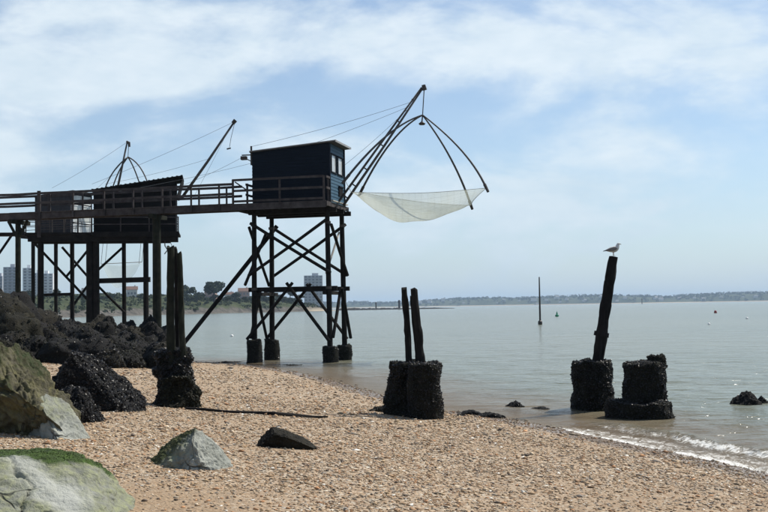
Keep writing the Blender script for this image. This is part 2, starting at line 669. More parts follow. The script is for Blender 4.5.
def np_mesh(name, V, Fc, mat, smooth=True, base=(0, 0, 0)):
    V = np.asarray(V, dtype=np.float32) - np.asarray(base, dtype=np.float32)
    Fc = np.asarray(Fc, dtype=np.int32)
    me = bpy.data.meshes.new(name)
    k = Fc.shape[1]
    me.vertices.add(len(V))
    me.vertices.foreach_set('co', V.ravel())
    me.loops.add(Fc.size)
    me.loops.foreach_set('vertex_index', Fc.ravel())
    me.polygons.add(len(Fc))
    me.polygons.foreach_set('loop_start', np.arange(len(Fc), dtype=np.int32) * k)
    me.polygons.foreach_set('use_smooth', np.full(len(Fc), smooth))
    me.update(calc_edges=True)
    me.validate()
    me.materials.append(MAT[mat] if isinstance(mat, str) else mat)
    return me


def add_attr(me, name, vals):
    a = me.attributes.new(name, 'FLOAT', 'POINT')
    a.data.foreach_set('value', np.asarray(vals, dtype=np.float32))


def link(name, me, parent=None):
    o = bpy.data.objects.new(name, me)
    COL.objects.link(o)
    if parent:
        o.parent = parent
        o['_base'] = parent.get('_base', (0, 0, 0))
    return o


def lines(parts):
    out = []
    for a, b, st in parts:
        out.append(np.arange(a, b, st))
    return out


def geo(a, b, first, ratio):
    r, x, st = [], a, first
    while (x < b) if first > 0 else (x > b):
        r.append(x)
        x += st
        st *= ratio
    r.append(b)
    return np.array(r)


def grid(xs, ys):
    X, Y = np.meshgrid(xs, ys)
    nx, ny = len(xs), len(ys)
    i = np.arange(nx * ny).reshape(ny, nx)
    Fc = np.stack([i[:-1, :-1], i[:-1, 1:], i[1:, 1:], i[1:, :-1]], -1).reshape(-1, 4)
    return X.ravel(), Y.ravel(), Fc


# ------------------------------------------------------------------ beach
xs = np.concatenate([geo(-14, -9000, -.2, 1.14)[::-1][:-1], np.arange(-14, 9, .16), geo(9.05, 9000, .2, 1.14)])
ys = np.concatenate([geo(5, -2500, -.25, 1.2)[::-1][:-1], np.arange(5, 30, .15), geo(30.05, 10000, .15, 1.035)])
X, Y, Fc = grid(xs, ys)
Z = ground(X, Y)
S = shore_dist(X, Y)
me = np_mesh('beach', np.stack([X, Y, Z], -1), Fc, 'beach')
add_attr(me, 'wet', np.clip(1 - (S - .15) / 1.1, 0, 1))


def shingle_amount(x, y):
    p = np.stack([x * .5, y * .5, x * 0 + 3.1], -1)
    n = fbm(p, 3, 31)
    sandy = np.exp(-(((x + 1.6) / 2.2) ** 2 + ((y - 8.6) / 2.6) ** 2))
    sandy2 = np.exp(-(((x + 3.4) / 1.2) ** 2 + ((y - 13.0) / 2.5) ** 2))
    return np.clip(.84 + .36 * n - .42 * sandy - .35 * sandy2, .15, 1)


add_attr(me, 'shingle', shingle_amount(X, Y))
beach = link('beach', me)
beach['kind'] = 'structure'


# ------------------------------------------------------------------ pebbles
def ico():
    t = (1 + 5 ** .5) / 2
    v = np.array([(-1, t, 0), (1, t, 0), (-1, -t, 0), (1, -t, 0), (0, -1, t), (0, 1, t), (0, -1, -t), (0, 1, -t),
                  (t, 0, -1), (t, 0, 1), (-t, 0, -1), (-t, 0, 1)], float)
    v /= np.linalg.norm(v[0])
    f = np.array([(0, 11, 5), (0, 5, 1), (0, 1, 7), (0, 7, 10), (0, 10, 11), (1, 5, 9), (5, 11, 4), (11, 10, 2), (10, 7, 6),
                  (7, 1, 8), (3, 9, 4), (3, 4, 2), (3, 2, 6), (3, 6, 8), (3, 8, 9), (4, 9, 5), (2, 4, 11), (6, 2, 10), (8, 6, 7), (9, 8, 1)])
    return v, f


def damp_band(x, y, s):
    """sorted bands of darker, damper shingle left parallel to the waterline"""
    w = .35 * fbm(np.stack([x * .5, y * .5, x * 0 + 6], -1), 3, 77)
    k = .20 * np.exp(-((s + w - 2.0) / .5) ** 2) + .13 * np.exp(-((s + w - 4.2) / .7) ** 2) + .16 * np.exp(-((s + w - 6.8) / .8) ** 2)
    return 1 - k


def pebbles():
    pts = []
    for y0, y1, dens, r0 in ((6.0, 10, 840, .0110), (10, 14, 720, .0116), (14, 19, 470, .0138), (19, 25, 230, .0172), (25, 36, 80, .023), (36, 48, 20, .032)):
        xl, xr = -.44 * y1 - .8, 7.4
        n = int(dens * (y1 - y0) * (xr - xl))
        x = RNG.uniform(xl, xr, n)
        y = RNG.uniform(y0, y1, n)
        keep = (x > -.43 * y - .8) & (x < .43 * y + 1.0)
        x, y = x[keep], y[keep]
        s = shore_dist(x, y)
        sh = shingle_amount(x, y)
        keep = (s > -.35) & (RNG.uniform(0, 1, len(x)) < sh * np.clip((s + .35) / .5, 0, 1))
        x, y, s = x[keep], y[keep], s[keep]
        r = r0 * .88 * np.exp(RNG.normal(0, .42, len(x)))
        pts.append(np.stack([x, y, r, s], -1))
    A = np.concatenate(pts)
    near = A[:, 1] < 10
    return make_pebbles(A[near], ico(), 'shingle', 'tan, brown and white pebbles and shell fragments on the near beach') + \
        make_pebbles(A[~near], octa(), 'shingle', 'finer pebbles on the beach further down to the pilings')


def octa():
    v = np.array([(1, 0, 0), (0, 1, 0), (-1, 0, 0), (0, -1, 0), (0, 0, 1), (0, 0, -1)], float) * 1.12
    return v, np.array([(0, 1, 4), (1, 2, 4), (2, 3, 4), (3, 0, 4), (1, 0, 5), (2, 1, 5), (3, 2, 5), (0, 3, 5)])


def make_pebbles(A, shape, name, label):
    n = len(A)
    v, f = shape
    K = len(v)
    V = np.repeat(v[None], n, 0) * (1 + RNG.normal(0, .14, (n, K, 1)))
    sc = np.stack([RNG.uniform(.85, 1.6, n), RNG.uniform(.75, 1.1, n), RNG.uniform(.28, .6, n)], -1)
    shell = RNG.uniform(0, 1, n) < .065
    sc[shell] *= np.array([1.25, 1.15, .30])
    V = V * (sc * A[:, 2:3])[:, None, :]
    # tilt, then turn
    ti = RNG.normal(0, .28, n)
    tu = RNG.uniform(0, 2 * PI, n)
    y, z = V[:, :, 1].copy(), V[:, :, 2].copy()
    V[:, :, 1] = y * np.cos(ti)[:, None] - z * np.sin(ti)[:, None]
    V[:, :, 2] = y * np.sin(ti)[:, None] + z * np.cos(ti)[:, None]
    x, y = V[:, :, 0].copy(), V[:, :, 1].copy()
    V[:, :, 0] = x * np.cos(tu)[:, None] - y * np.sin(tu)[:, None]
    V[:, :, 1] = x * np.sin(tu)[:, None] + y * np.cos(tu)[:, None]
    g = ground(A[:, 0], A[:, 1])
    V += np.stack([A[:, 0], A[:, 1], g + A[:, 2] * sc[:, 2] * .45], -1)[:, None, :]
    Fc = (f[None] + (np.arange(n) * K)[:, None, None]).reshape(-1, 3)
    me = np_mesh(name, V.reshape(-1, 3), Fc, 'pebble', True)
    pal = np.array([(.42, .305, .175), (.47, .365, .22), (.34, .225, .12), (.56, .47, .32), (.44, .39, .29), (.27, .22, .165),
                    (.47, .265, .125), (.66, .59, .45), (.10, .08, .06), (.35, .32, .265)])
    pr = np.array([.17, .15, .14, .12, .09, .09, .08, .06, .07, .04])
    c = pal[RNG.choice(len(pal), n, p=pr / pr.sum())] * RNG.uniform(.82, 1.18, (n, 1))
    c = c * np.array([.86, .78, .75]) * np.exp(RNG.normal(0, .16, (n, 1)))
    c[shell] = np.array([.70, .67, .60]) * RNG.uniform(.8, 1.1, (shell.sum(), 1))
    wet = np.clip(1 - (A[:, 3] - .1) / .8, 0, 1)[:, None]
    c = c * damp_band(A[:, 0], A[:, 1], A[:, 3])[:, None]
    c = c * (1 - .5 * wet)
    at = me.attributes.new('stone_colour', 'FLOAT_COLOR', 'POINT')
    cc = np.concatenate([np.repeat(c, K, 0), np.ones((n * K, 1))], 1).astype(np.float32)
    at.data.foreach_set('color', cc.ravel())
    o = link(name, me)
    o['kind'] = 'stuff'
    tag(o, label, 'pebbles')
    return n


NPEB = pebbles()

# ------------------------------------------------------------------ water
xs = np.concatenate([geo(-9, -9500, -.2, 1.11)[::-1][:-1], np.arange(-9, 11, .12), geo(11.05, 9500, .15, 1.10)])
ys = np.concatenate([geo(8, -2500, -.3, 1.25)[::-1][:-1], np.arange(8, 27, .085), geo(27.05, 9900, .09, 1.03)])
X, Y, Fc = grid(xs, ys)
S = shore_dist(X, Y)
G = ground(X, Y)
p = np.stack([X, Y, 0 * X], -1)
fade = np.clip(1 - (Y - 40) / 120, 0, 1) * np.clip(-S / 2.0, 0.05, 1)
W = fade * (  .034 * fbm(p * np.array([.5, 1.1, 1]), 3, 3) + .012 * fbm(p * np.array([2.2, 3.6, 1]), 2, 4))
wob = .22 * fbm(p * .8, 2, 21)
along = np.clip((22.0 - Y) / 1.6, 0, 1) * np.clip((Y - 9) / 3.0, 0, 1)
sd = -S + wob
ridge = np.exp(-((sd - 1.05) / np.where(sd > 1.05, .30, .16)) ** 2)
seg = np.clip(fbm(np.stack([X * .9 + Y * .5, Y * .25, 0 * X + 8], -1), 2, 40) * 1.2 + .65, 0, 1)
W = W + .105 * ridge * along * seg
foam = (.66 * np.exp(-((sd - .90) / .13) ** 2) * seg * np.clip((20.5 - Y) / 2.5, .55, 1) + .50 * np.exp(-((sd - .42) / .36) ** 2) + .58 * np.exp(-((sd - .04) / .14) ** 2)) * along
foam2 = .34 * np.exp(-((sd - .05) / .10) ** 2) * np.clip((30 - Y) / 8, 0, 1)
foam = np.maximum(foam, foam2)
me = np_mesh('water', np.stack([X, Y, W], -1), Fc, 'water')
add_attr(me, 'depth', np.clip((W - G) / 1.0, 0, 1))
add_attr(me, 'foam', np.where(S > -6, foam, 0))
water = link('water', me)
water['kind'] = 'structure'


# ------------------------------------------------------------------ rocks
def icosub(n):
    v, f = ico()
    v = [tuple(p) for p in v]
    f = [tuple(t) for t in f]
    for _ in range(n):
        cache, nf = {}, []

        def mid(a, b):
            k = (min(a, b), max(a, b))
            if k not in cache:
                m = [(v[a][i] + v[b][i]) / 2 for i in range(3)]
                l = math.sqrt(sum(c * c for c in m))
                v.append(tuple(c / l for c in m))
                cache[k] = len(v) - 1
            return cache[k]
        for a, b, c in f:
            ab, bc, ca = mid(a, b), mid(b, c), mid(c, a)
            nf += [(a, ab, ca), (b, bc, ab), (c, ca, bc), (ab, bc, ca)]
        f = nf
    return np.array(v), np.array(f)


ICO = {k: icosub(k) for k in (1, 2, 3, 4, 5, 6)}


def rock_verts(sub, size, planes=(), amp=.12, freq=1.6, seed=0, rough=.03, groove=None, rough2=0.0, soft=None):
    v, f = ICO[sub]
    d = v.copy()
    r = 1 + amp * fbm(d * freq + seed * 3.7, 4, seed) * 1.0
    q = d * r[:, None]
    bare = np.zeros(len(q))
    for pl in planes:
        nrm = np.array(pl[:3], float)
        nrm /= np.linalg.norm(nrm)
        ex = q @ nrm - pl[3]
        m = ex > 0
        q = q - np.where(m, ex * .94, 0)[:, None] * nrm
        if len(pl) > 4:
            bare = np.maximum(bare, np.where(m, pl[4], 0))
    q = q + d * (rough * fbm(d * freq * 5 + seed, 4, seed + 50))[:, None] * (1 - .8 * np.clip(bare, 0, 1))[:, None]
    if groove is not None:
        q = q - d * groove(q)[:, None]
    if rough2:
        q = q + d * (rough2 * (np.abs(fbm(d * 7.0 + seed, 4, seed + 90, .55)) - .3) * (1 - .8 * np.clip(soft(q), 0, 1) if soft else 1))[:, None]
    return q * np.array(size), f, bare


def crust(parent, V, Fc, n, size, mat, name, seed, zmin=-99, long=1.5, keep=None):
    """overlapping shells or weed tufts on a surface, one joined part"""
    rg = np.random.default_rng(seed)
    a, b, c = V[Fc[:, 0]], V[Fc[:, 1]], V[Fc[:, 2]]
    nr = np.cross(b - a, c - a)
    ar = np.linalg.norm(nr, axis=1) + 1e-12
    nrm = nr / ar[:, None]
    cen = (a + b + c) / 3
    pr = ar * (cen[:, 2] > zmin)
    if keep is not None:
        pr = pr * keep(cen)
    n, size = int(n * 1.6), size * .92
    idx = rg.choice(len(Fc), n, p=pr / pr.sum())
    u = rg.uniform(0, 1, (n, 2))
    fl = u.sum(1) > 1
    u[fl] = 1 - u[fl]
    pos = a[idx] + (b - a)[idx] * u[:, :1] + (c - a)[idx] * u[:, 1:]
    nn = nrm[idx] + rg.normal(0, .55, (n, 3))
    nn /= np.linalg.norm(nn, axis=1)[:, None]
    t = np.cross(nn, rg.normal(0, 1, (n, 3)))
    t /= np.linalg.norm(t, axis=1)[:, None] + 1e-9
    w = np.cross(nn, t)
    s = size * np.exp(rg.normal(0, .35, n))[:, None]
    vs = np.stack([pos + nn * s * long * .5, pos + t * s * .6, pos + w * s * .42, pos - t * s * .6, pos - w * s * .42, pos - nn * s * .5], 1)
    tri = np.array([(0, 1, 2), (0, 2, 3), (0, 3, 4), (0, 4, 1), (5, 2, 1), (5, 3, 2), (5, 4, 3), (5, 1, 4)])
    FF = (tri[None] + (np.arange(n) * 6)[:, None, None]).reshape(-1, 3)
    me = np_mesh(name, vs.reshape(-1, 3), FF, mat, False, parent['_base'])
    o = link(name, me, parent)
    o['kind'] = 'stuff'
    return o


def rock(name, label, pos, size, mat, sub=4, planes=(), seed=1, rotz=0.0, amp=.14, freq=1.5, rough=.03, group=None,
         shells=0, shell_size=.03, shell_mat='mussel', algae=None, sink=0.0, shell_name='mussel_crust', keep=None, bare_fn=None, groove=None, rough2=0.0):
    """pos is the point on the ground under the rock's middle; size are half-axes"""
    q, f, bare = rock_verts(sub, size, planes, amp, freq, seed, rough, groove, rough2, bare_fn)
    alg = algae(q / np.array(size)) if algae else np.zeros(len(q))
    if bare_fn:
        bare = np.clip(bare_fn(q / np.array(size)), 0, 1)
    c, s = math.cos(rotz), math.sin(rotz)
    q = np.stack([q[:, 0] * c - q[:, 1] * s, q[:, 0] * s + q[:, 1] * c, q[:, 2]], -1)
    base = Vector(pos)
    V = q + np.array([base.x, base.y, base.z - sink])
    if shells:
        t = thing(name, label, 'rock', base, group)
        me = np_mesh('stone', V, f, mat, True, t['_base'])
        add_attr(me, 'face_bare', bare)
        add_attr(me, 'face_algae', alg)
        link('stone', me, t)
        crust(t, V, f, shells, shell_size, shell_mat, shell_name, seed, base.z - .05, keep=keep)
        return t
    me = np_mesh(name, V, f, mat, True, (base.x, base.y, base.z))
    add_attr(me, 'face_bare', bare)
    add_attr(me, 'face_algae', alg)
    o = link(name, me)
    o.location = base
    tag(o, label, 'rock', group)
    return o


# large pale boulder in the near left corner
b0 = P(28, 512, 8.2)


def near_algae(q):
    return np.clip((q[:, 1] - .02 + .08 * fbm(q * 5, 3, 4)) * 3.4 + (q[:, 2] - .60) * 1.2 - 1.6 * np.clip(q[:, 0] - .35, 0, 1), 0, 1)


MAT['algae_green'] = simple('green_algae', (.016, .030, .006), (.060, .095, .020), 30.0, .7, 0, .01, .2)


def path_groove(pts, width, depth, ax=(0, 1)):
    def fn(q):
        best = np.full(len(q), 9.0)
        w = .05 * fbm(q * 4, 3, 15)
        for a, b in zip(pts[:-1], pts[1:]):
            a, b = np.array(a), np.array(b)
            e_ = b - a
            pq = q[:, ax] - a + w[:, None]
            t = np.clip(pq @ e_ / (e_ @ e_), 0, 1)
            best = np.minimum(best, np.linalg.norm(pq - t[:, None] * e_, axis=1))
        return depth * np.exp(-(best / width) ** 2) * (q[:, 2] > -.2)
    return fn


_g1 = path_groove([(-.08, .10), (.14, -.14), (.30, -.32), (.38, -.70)], .015, .06)
_g2 = path_groove([(.18, -.18), (.08, -.38), (.03, -.60)], .012, .035)
rock('boulder', 'big pale boulder with bright green algae along its top, cut by the photo corner',
     (-3.12, 8.72, gz(-2.9, 8.72)), (1.02, .95, .52), 'boulder', 6,
     planes=[(.45, -.55, .72, .60), (-.35, -.8, .45, .66), (.9, -.1, .42, .80), (0, 0, 1, .84), (-.8, -.2, .5, .8)], seed=4, amp=.12, freq=1.3, rough=.03,
     algae=near_algae, shells=4200, shell_size=.008, shell_mat='algae_green', shell_name='algae_tufts',
     keep=lambda c: (near_algae((c - np.array([-3.12, 8.72, gz(-2.9, 8.72) - .02])) / np.array([1.02, .95, .52])) - .35).clip(0, 1) + 1e-9,
     bare_fn=lambda q: 1.05 - np.abs(q[:, 0] * .75 + q[:, 1] * 1.0 - .12 + .14 * fbm(q * 3, 3, 3)) * 4.2,
     groove=lambda q: _g1(q) + _g2(q), rough2=.016, sink=.02)

# boulder at the left edge, brown-green, with pale foot
b1 = on_ground(4, 440)
rock('boulder', 'tall brown-green boulder at the left edge with a dark undercut',
     (b1.x - .06, b1.y + .80, b1.z), (.74, .80, 1.10), 'boulder_brown', 6,
     planes=[(.62, -.25, .74, .50), (.98, -.1, .15, .78), (-.15, -.72, -.68, .10), (.1, -.9, .42, .72)], seed=12, amp=.2, freq=1.5, rough=.07, rough2=.04,
     algae=lambda q: np.clip((q[:, 2] - .30) * .9 + .3 * fbm(q * 3, 3, 8), 0, 1), sink=-.02)
b1b = on_ground(50, 439)
rock('boulder', 'low pale smooth stone at the foot of the tall brown-green boulder',
     (b1b.x + .03, b1b.y + .28, b1b.z), (.52, .46, .52), 'boulder_grey', 5,
     planes=[(.62, -.40, .66, .36), (-.6, -.6, .1, .5), (.9, .1, .5, .58)], seed=22, amp=.16, rough=.05, rotz=.15,
     bare_fn=lambda q: .9 - (q[:, 2] - .15) * 2.0 + .4 * fbm(q * 3, 3, 2), sink=.03)

# free standing pale boulder
b2 = on_ground(186, 471)
rock('boulder', 'pale grey angular boulder standing alone on the shingle',
     (b2.x, b2.y + .32, b2.z), (.53, .42, .48), 'boulder_grey', 6,
     planes=[(.80, -.28, .55, .47), (-.62, -.30, .70, .52), (-.15, -.92, .30, .55), (.3, -.8, .1, .62)], seed=33, amp=.12, rough=.05, rough2=.06, rotz=.1,
     algae=lambda q: np.clip((q[:, 2] - .45) * 1.5 - (q[:, 0] + .05) * 1.5, 0, .6),
     bare_fn=lambda q: .55 + q[:, 0] * 2.2 + .3 * fbm(q * 4, 3, 6), sink=.03)
b3 = on_ground(284, 449)
rock('rock', 'small dark mossy rock lying alone on the open shingle', (b3.x, b3.y + .18, b3.z), (.42, .26, .31), 'dark_brown_rock', 5,
     planes=[(.5, -.1, .85, .46), (-.75, -.2, .55, .75), (.1, -.95, -.30, .45), (0, 0, 1, .85)], seed=41, amp=.14, rough=.05, sink=.0)

# black rocks
b4 = on_ground(100, 412)
rock('mussel_rock', 'big black mussel-covered rock in front of the rock bank', (b4.x - .42, b4.y + .75, b4.z), (.98, .85, .98), 'black_rock', 5,
     planes=[(-.8, -.1, .55, .72), (.7, -.1, .7, .62), (.1, -.9, .3, .75)], seed=51, amp=.2, rough=.07, shells=3600, shell_size=.028, sink=.03)
b5 = on_ground(72, 423)
rock('mussel_rock', 'small black knobbly rock touching the big mussel rock', (b5.x - .08, b5.y + .28, b5.z), (.48, .4, .56), 'black_rock', 5,
     planes=[(.8, -.1, .5, .7), (-.6, -.3, .6, .7)], seed=57, amp=.22, rough=.08, shells=1400, shell_size=.024, sink=.06)

# rocks by the waterline
for i, (px, py, hw, hh, lab) in enumerate([
        (470, 414.5, .24, .09, 'low dark rock at the water edge, left of the pair beside the ruined drums'),
        (490, 417.5, .30, .11, 'low dark rock at the water edge, just right of its twin on the wet sand'),
        (461, 416, .10, .05, 'tiny dark stone on wet sand next to the twin drum piling'),
        (515, 406, .27, .13, 'rounded dark weedy rock standing in the shallows'),
        (541, 409, .40, .055, 'flat dark rock barely above the shallow water'),
        (746, 403, .50, .32, 'black weedy rock in the water near the right edge'),
        (763, 402.5, .30, .13, 'low black rock touching the weedy rock at the right edge')]):
    g = on_ground(px, py)
    rock('shore_rock', lab, (g.x, g.y, min(g.z, gz(g.x, g.y)) if g.z < .02 else g.z), (hw, hw * .7, hh + (.0 if g.z > .02 else abs(gz(g.x, g.y)))), 'black_rock', 4,
         planes=[(-.5, -.2, .8, .75), (.6, 0, .8, .8)], seed=60 + i, amp=.2, rough=.06, shells=int(900 * hw), shell_size=.02, sink=.0,
         group='dark rocks along the water edge')

for px, py, hw, lab in ((229, 362.5, .8, 'flat dark strip of wrack at the waterline, left of the hut feet'), (291, 365, .7, 'flat dark strip of wrack between the hut feet on the wet sand')):
    g = on_ground(px, py)
    rock('wrack_strip', lab, (g.x, g.y, gz(g.x, g.y)), (hw, .35, .09), 'black_rock', 4, seed=int(px), amp=.3, rough=.12, shells=260, shell_size=.03,
         shell_mat='weed', shell_name='weed_tufts', group='strips of wrack by the hut feet')

# the dark rock bank under the huts
bank = []
rg = random.Random(5)
rows = [(353, 34, 14), (346, 36.5, 13), (337, 39, 13), (329, 41.5, 12), (321, 44, 11)]
k = 0
for py, D, n in rows:
    for j in range(n):
        px = -14 + 182 * (j + rg.uniform(-.28, .28)) / (n - 1)
        if py > 350 and (18 < px < 102):
            continue
        D2 = D + rg.uniform(-.9, .9) + (2.0 if px > 120 else 0)
        pt = P(px, py + rg.uniform(-2.5, 2.5) - (4 if px < 40 else 0), D2)
        if pt.x > -5.0 and pt.y > 44:
            continue
        r = rg.uniform(.55, .95) * (1.05 if px < 90 else .9)
        g = gz(pt.x, pt.y)
        zc = pt.z
        hz = max((zc - g) * .5 + .35, .45)
        bank.append((pt.x, pt.y, g, r, hz, zc))
        k += 1
# tall rocks against the left edge
for px, py, D, r in ((4, 296, 41, 1.4), (22, 300, 42, 1.2), (-16, 291, 42, 1.7), (36, 311, 43, 1.0), (8, 319, 38.0, 1.1)):
    pt = P(px, py, D)
    bank.append((pt.x, pt.y, gz(pt.x, pt.y), r, (pt.z - gz(pt.x, pt.y)) * .5 + .4, pt.z - .1))
for i, (x, y, g, r, hz, zc) in enumerate(bank):
    left = x < -.335 * y
    mat = 'brown_rock' if (left and rg.random() < .6) else ('black_rock' if rg.random() < .75 else 'dark_brown_rock')
    top = zc + r * .35
    h = (top - g) / 2 + .15
    lab = ('olive brown weedy rock at the left end of the dark rock bank' if mat == 'brown_rock'
           else 'black weedy rock in the heaped bank below the huts')
    rock('bank_rock', lab, (x, y, g), (r, r * rg.uniform(.75, 1.0), h), mat, 3,
         planes=[(rg.uniform(-1, 1), rg.uniform(-1, .2), rg.uniform(.2, 1), rg.uniform(.6, .8)) for _ in range(4)],
         seed=100 + i, rotz=rg.uniform(0, 6), amp=.18, rough=.07, group='rocks heaped below the huts',
         shells=340, shell_size=.050, shell_mat='weed' if i % 3 else 'mussel', shell_name='weed_tufts', sink=-(top - g) / 2 + .15)


# ------------------------------------------------------------------ ruined pilings
def drum(t, name, cx, cy, z0, z1, r0, r1, seed, mat='concrete_dark', amp=.10, sides=44, rings=26, sq=0.0):
    """a weathered round concrete pier with an uneven top"""
    th = np.linspace(0, 2 * PI, sides, endpoint=False)
    V = []
    zs = np.linspace(z0, z1, rings)
    prof = [(r0 + (r1 - r0) * k / (rings - 1), z) for k, z in enumerate(zs)] + [(r1 * .93, z1 + .015), (r1 * .6, z1 + .02), (r1 * .25, z1 + .01)]
    for r, z in prof:
        rr = r * np.ones(sides)
        if sq:
            rr = rr * (1 - sq + sq * 1.0 / np.maximum(np.abs(np.cos(th - .35)), np.abs(np.sin(th - .35))))
        V.append(np.stack([np.cos(th) * rr, np.sin(th) * rr, np.full(sides, z)], -1))
    V = np.concatenate(V)
    p3 = V.copy()
    n = fbm(p3 * 2.3 + seed, 4, seed) * amp + fbm(p3 * 9 + seed, 3, seed + 7) * amp * .35
    rad = np.linalg.norm(V[:, :2], axis=1)[:, None] + 1e-6
    V[:, :2] += V[:, :2] / rad * n[:, None] * np.minimum(rad / r1, 1)
    V[:, 2] += np.where(V[:, 2] > z1 - .08, fbm(p3 * 5 + seed, 3, seed + 3) * .06, 0)
    V = np.concatenate([V, [[0, 0, z1]]])
    m = len(prof)
    i = np.arange(m * sides).reshape(m, sides)
    a, b = i[:-1], i[1:]
    q = np.stack([a, np.roll(a, -1, 1), np.roll(b, -1, 1), b], -1).reshape(-1, 4)
    tri = np.concatenate([q[:, [0, 1, 2]], q[:, [0, 2, 3]], np.stack([i[-1], np.roll(i[-1], -1), np.full(sides, m * sides)], -1)])
    V = V + np.array([cx, cy, 0])
    me = np_mesh(name, V, tri, mat, True, t['_base'])
    o = link(name, me, t)
    return V, tri


def timber(t, p, q, r, seed, mat='wood_dark', n=10, segs=16, rag=.06, taper=.85, name='post'):
    random.seed(seed)
    p, q = Vector(p), Vector(q)
    pts, rad = [], []
    for k in range(segs + 1):
        f = k / segs
        w = Vector((math.sin(f * 7 + seed) * .006, math.cos(f * 5 + seed) * .006, 0))
        pts.append(p.lerp(q, f) + w)
        rad.append(r * (1 + (taper - 1) * f) * (1 + .10 * math.sin(f * 23 + seed * 2) * random.random()))
    mb = MB()
    mb.tube(pts, rad, n, .10, rag)
    return mb.build(name, mat, t, False)


# piling 1 (left, three posts)
g = on_ground(176, 408)
D1 = g.y + .45
t = thing('ruined_piling', 'leftmost ruined piling: weed-covered base with two tall weathered timber posts', 'piling', (g.x, D1, gz(g.x, D1)), 'ruined pilings')
gzv = gz(g.x, D1)
m = D1 / F
V, Tt = drum(t, 'weedy_base', g.x - .10, D1, gzv - .3, P(176, 350, D1).z, .48, .34, 3, amp=.17)
crust(t, V, Tt, 2600, .034, 'mussel', 'mussel_crust', 5, gzv)
V, Tt = drum(t, 'weedy_base', g.x - .02, D1 - .22, gzv - .3, P(176, 378, D1 - .2).z, .40, .30, 9, amp=.20)
crust(t, V, Tt, 1300, .034, 'weed', 'weed_tufts', 6, gzv)
timber(t, P(171, 372, D1 - .18), P(170.5, 247, D1 - .12), .088, 1, 'wood_green', rag=.05)
timber(t, P(184, 372, D1 - .2), P(179, 253, D1 - .1), .066, 2, 'wood_green', rag=.06, taper=.8)
timber(t, P(178, 360, D1 + .2), P(175.6, 249, D1 + .15), .050, 3, 'wood_dark')

# piling 2 (twin drum, three posts)
g = on_ground(424, 420)
D2 = g.y + .42
gzv = gz(g.x, D2)
t = thing('ruined_piling', 'ruined piling of two joined black drums carrying three thin timber posts', 'piling', (g.x, D2, gzv), 'ruined pilings')
c1 = P(425, 400, D2)
V, Tt = drum(t, 'concrete_drum', c1.x, D2, gzv - .4, P(425, 364, D2).z, .345, .335, 13, amp=.035)
crust(t, V, Tt, 1500, .026, 'mussel', 'mussel_crust', 15, gzv)
c2 = P(405, 400, D2 + .42)
V, Tt = drum(t, 'concrete_drum', c2.x, D2 + .42, gzv - .4, P(405, 362, D2 + .42).z, .42, .25, 17, amp=.09)
crust(t, V, Tt, 1500, .030, 'mussel', 'mussel_crust', 16, gzv)
timber(t, P(410, 372, D2 + .32), P(404.5, 289.5, D2 + .30), .070, 4, 'wood_dark', taper=.9)
timber(t, P(422, 372, D2 + .12), P(414, 290, D2 + .12), .085, 5, 'wood_dark', taper=.8)
timber(t, P(417.5, 366, D2 + .38), P(411.3, 296, D2 + .36), .034, 6, 'wood_dark', n=8)
# low dark heap that puts the drum's cast shade into a shape
g = on_ground(386, 412)
rock('shade_heap', 'dark heap standing for the drum shadow beside the twin drum piling', (g.x, g.y, g.z), (.34, .34, .10), 'black_rock', 4, seed=77, amp=.25, rough=.1,
     shells=500, shell_size=.03, shell_mat='weed', shell_name='weed_tufts')

# piling 3 (leaning post, gull)
D3 = 2.4 * F / (411 - (HOR0 - (594 - 384) * SLOPE)) + .45
c = P(593, 400, D3)
gzv = min(gz(c.x, D3), -.02)
t = thing('ruined_piling', 'black drum piling in the water with one tall leaning post', 'piling', (c.x, D3, gzv), 'ruined pilings')
V, Tt = drum(t, 'concrete_drum', c.x, D3, gzv - .3, P(593, 362, D3).z, .55, .42, 23, amp=.05)
crust(t, V, Tt, 2200, .030, 'mussel', 'mussel_crust', 25, -.02)
r1 = P(606, 412, D3 - .2)
V, Tt = drum(t, 'rubble', r1.x, D3 - .22, gzv - .3, P(606, 404, D3 - .2).z, .42, .30, 27, amp=.2, rings=12)
crust(t, V, Tt, 700, .034, 'weed', 'weed_tufts', 28, -.02)
timber(t, P(596.5, 368, D3), P(613.2, 256.5, D3 - .1), .135, 7, 'wood_dark', n=14, rag=.008, taper=.80)
timber(t, P(596, 366, D3 - .12), P(607, 281, D3 - .12), .085, 8, 'wood_dark', n=10, rag=.03, taper=.8, name='split_timber')
mb = MB()
mb.tube([P(601.1, 336.5, D3 - .03), P(601.9, 332, D3 - .03)], .165, 14, .08)
mb.build('collar', 'wood_dark', t)
POST_TOP = P(613.4, 255.8, D3 - .1)

# piling 4 (block on footing)
D4 = 22.85
c = P(644, 400, D4)
gzv = min(gz(c.x, D4), -.02)
t = thing('ruined_piling', 'squat black concrete stump with a wide footing and no post, in the water', 'piling', (c.x, D4, gzv), 'ruined pilings')
V, Tt = drum(t, 'concrete_drum', c.x, D4, gzv - .3, P(644, 363, D4).z, .45, .43, 33, amp=.04)
crust(t, V, Tt, 2000, .028, 'mussel', 'mussel_crust', 35, -.02)
c5 = P(655, 358, D4)
V, Tt = drum(t, 'broken_top', c5.x, D4 - .05, P(650, 368, D4).z, P(650, 356, D4).z, .21, .17, 37, amp=.06, rings=8)
crust(t, V, Tt, 300, .03, 'weed', 'weed_tufts', 38, -.02)
c6 = P(638.5, 412, D4 - .15)
V, Tt = drum(t, 'footing', c6.x, D4 - .15, gzv - .3, P(638, 404.5, D4 - .75).z, .66, .64, 39, amp=.06, rings=12, sq=.25)
crust(t, V, Tt, 1200, .028, 'mussel', 'mussel_crust', 40, -.02)

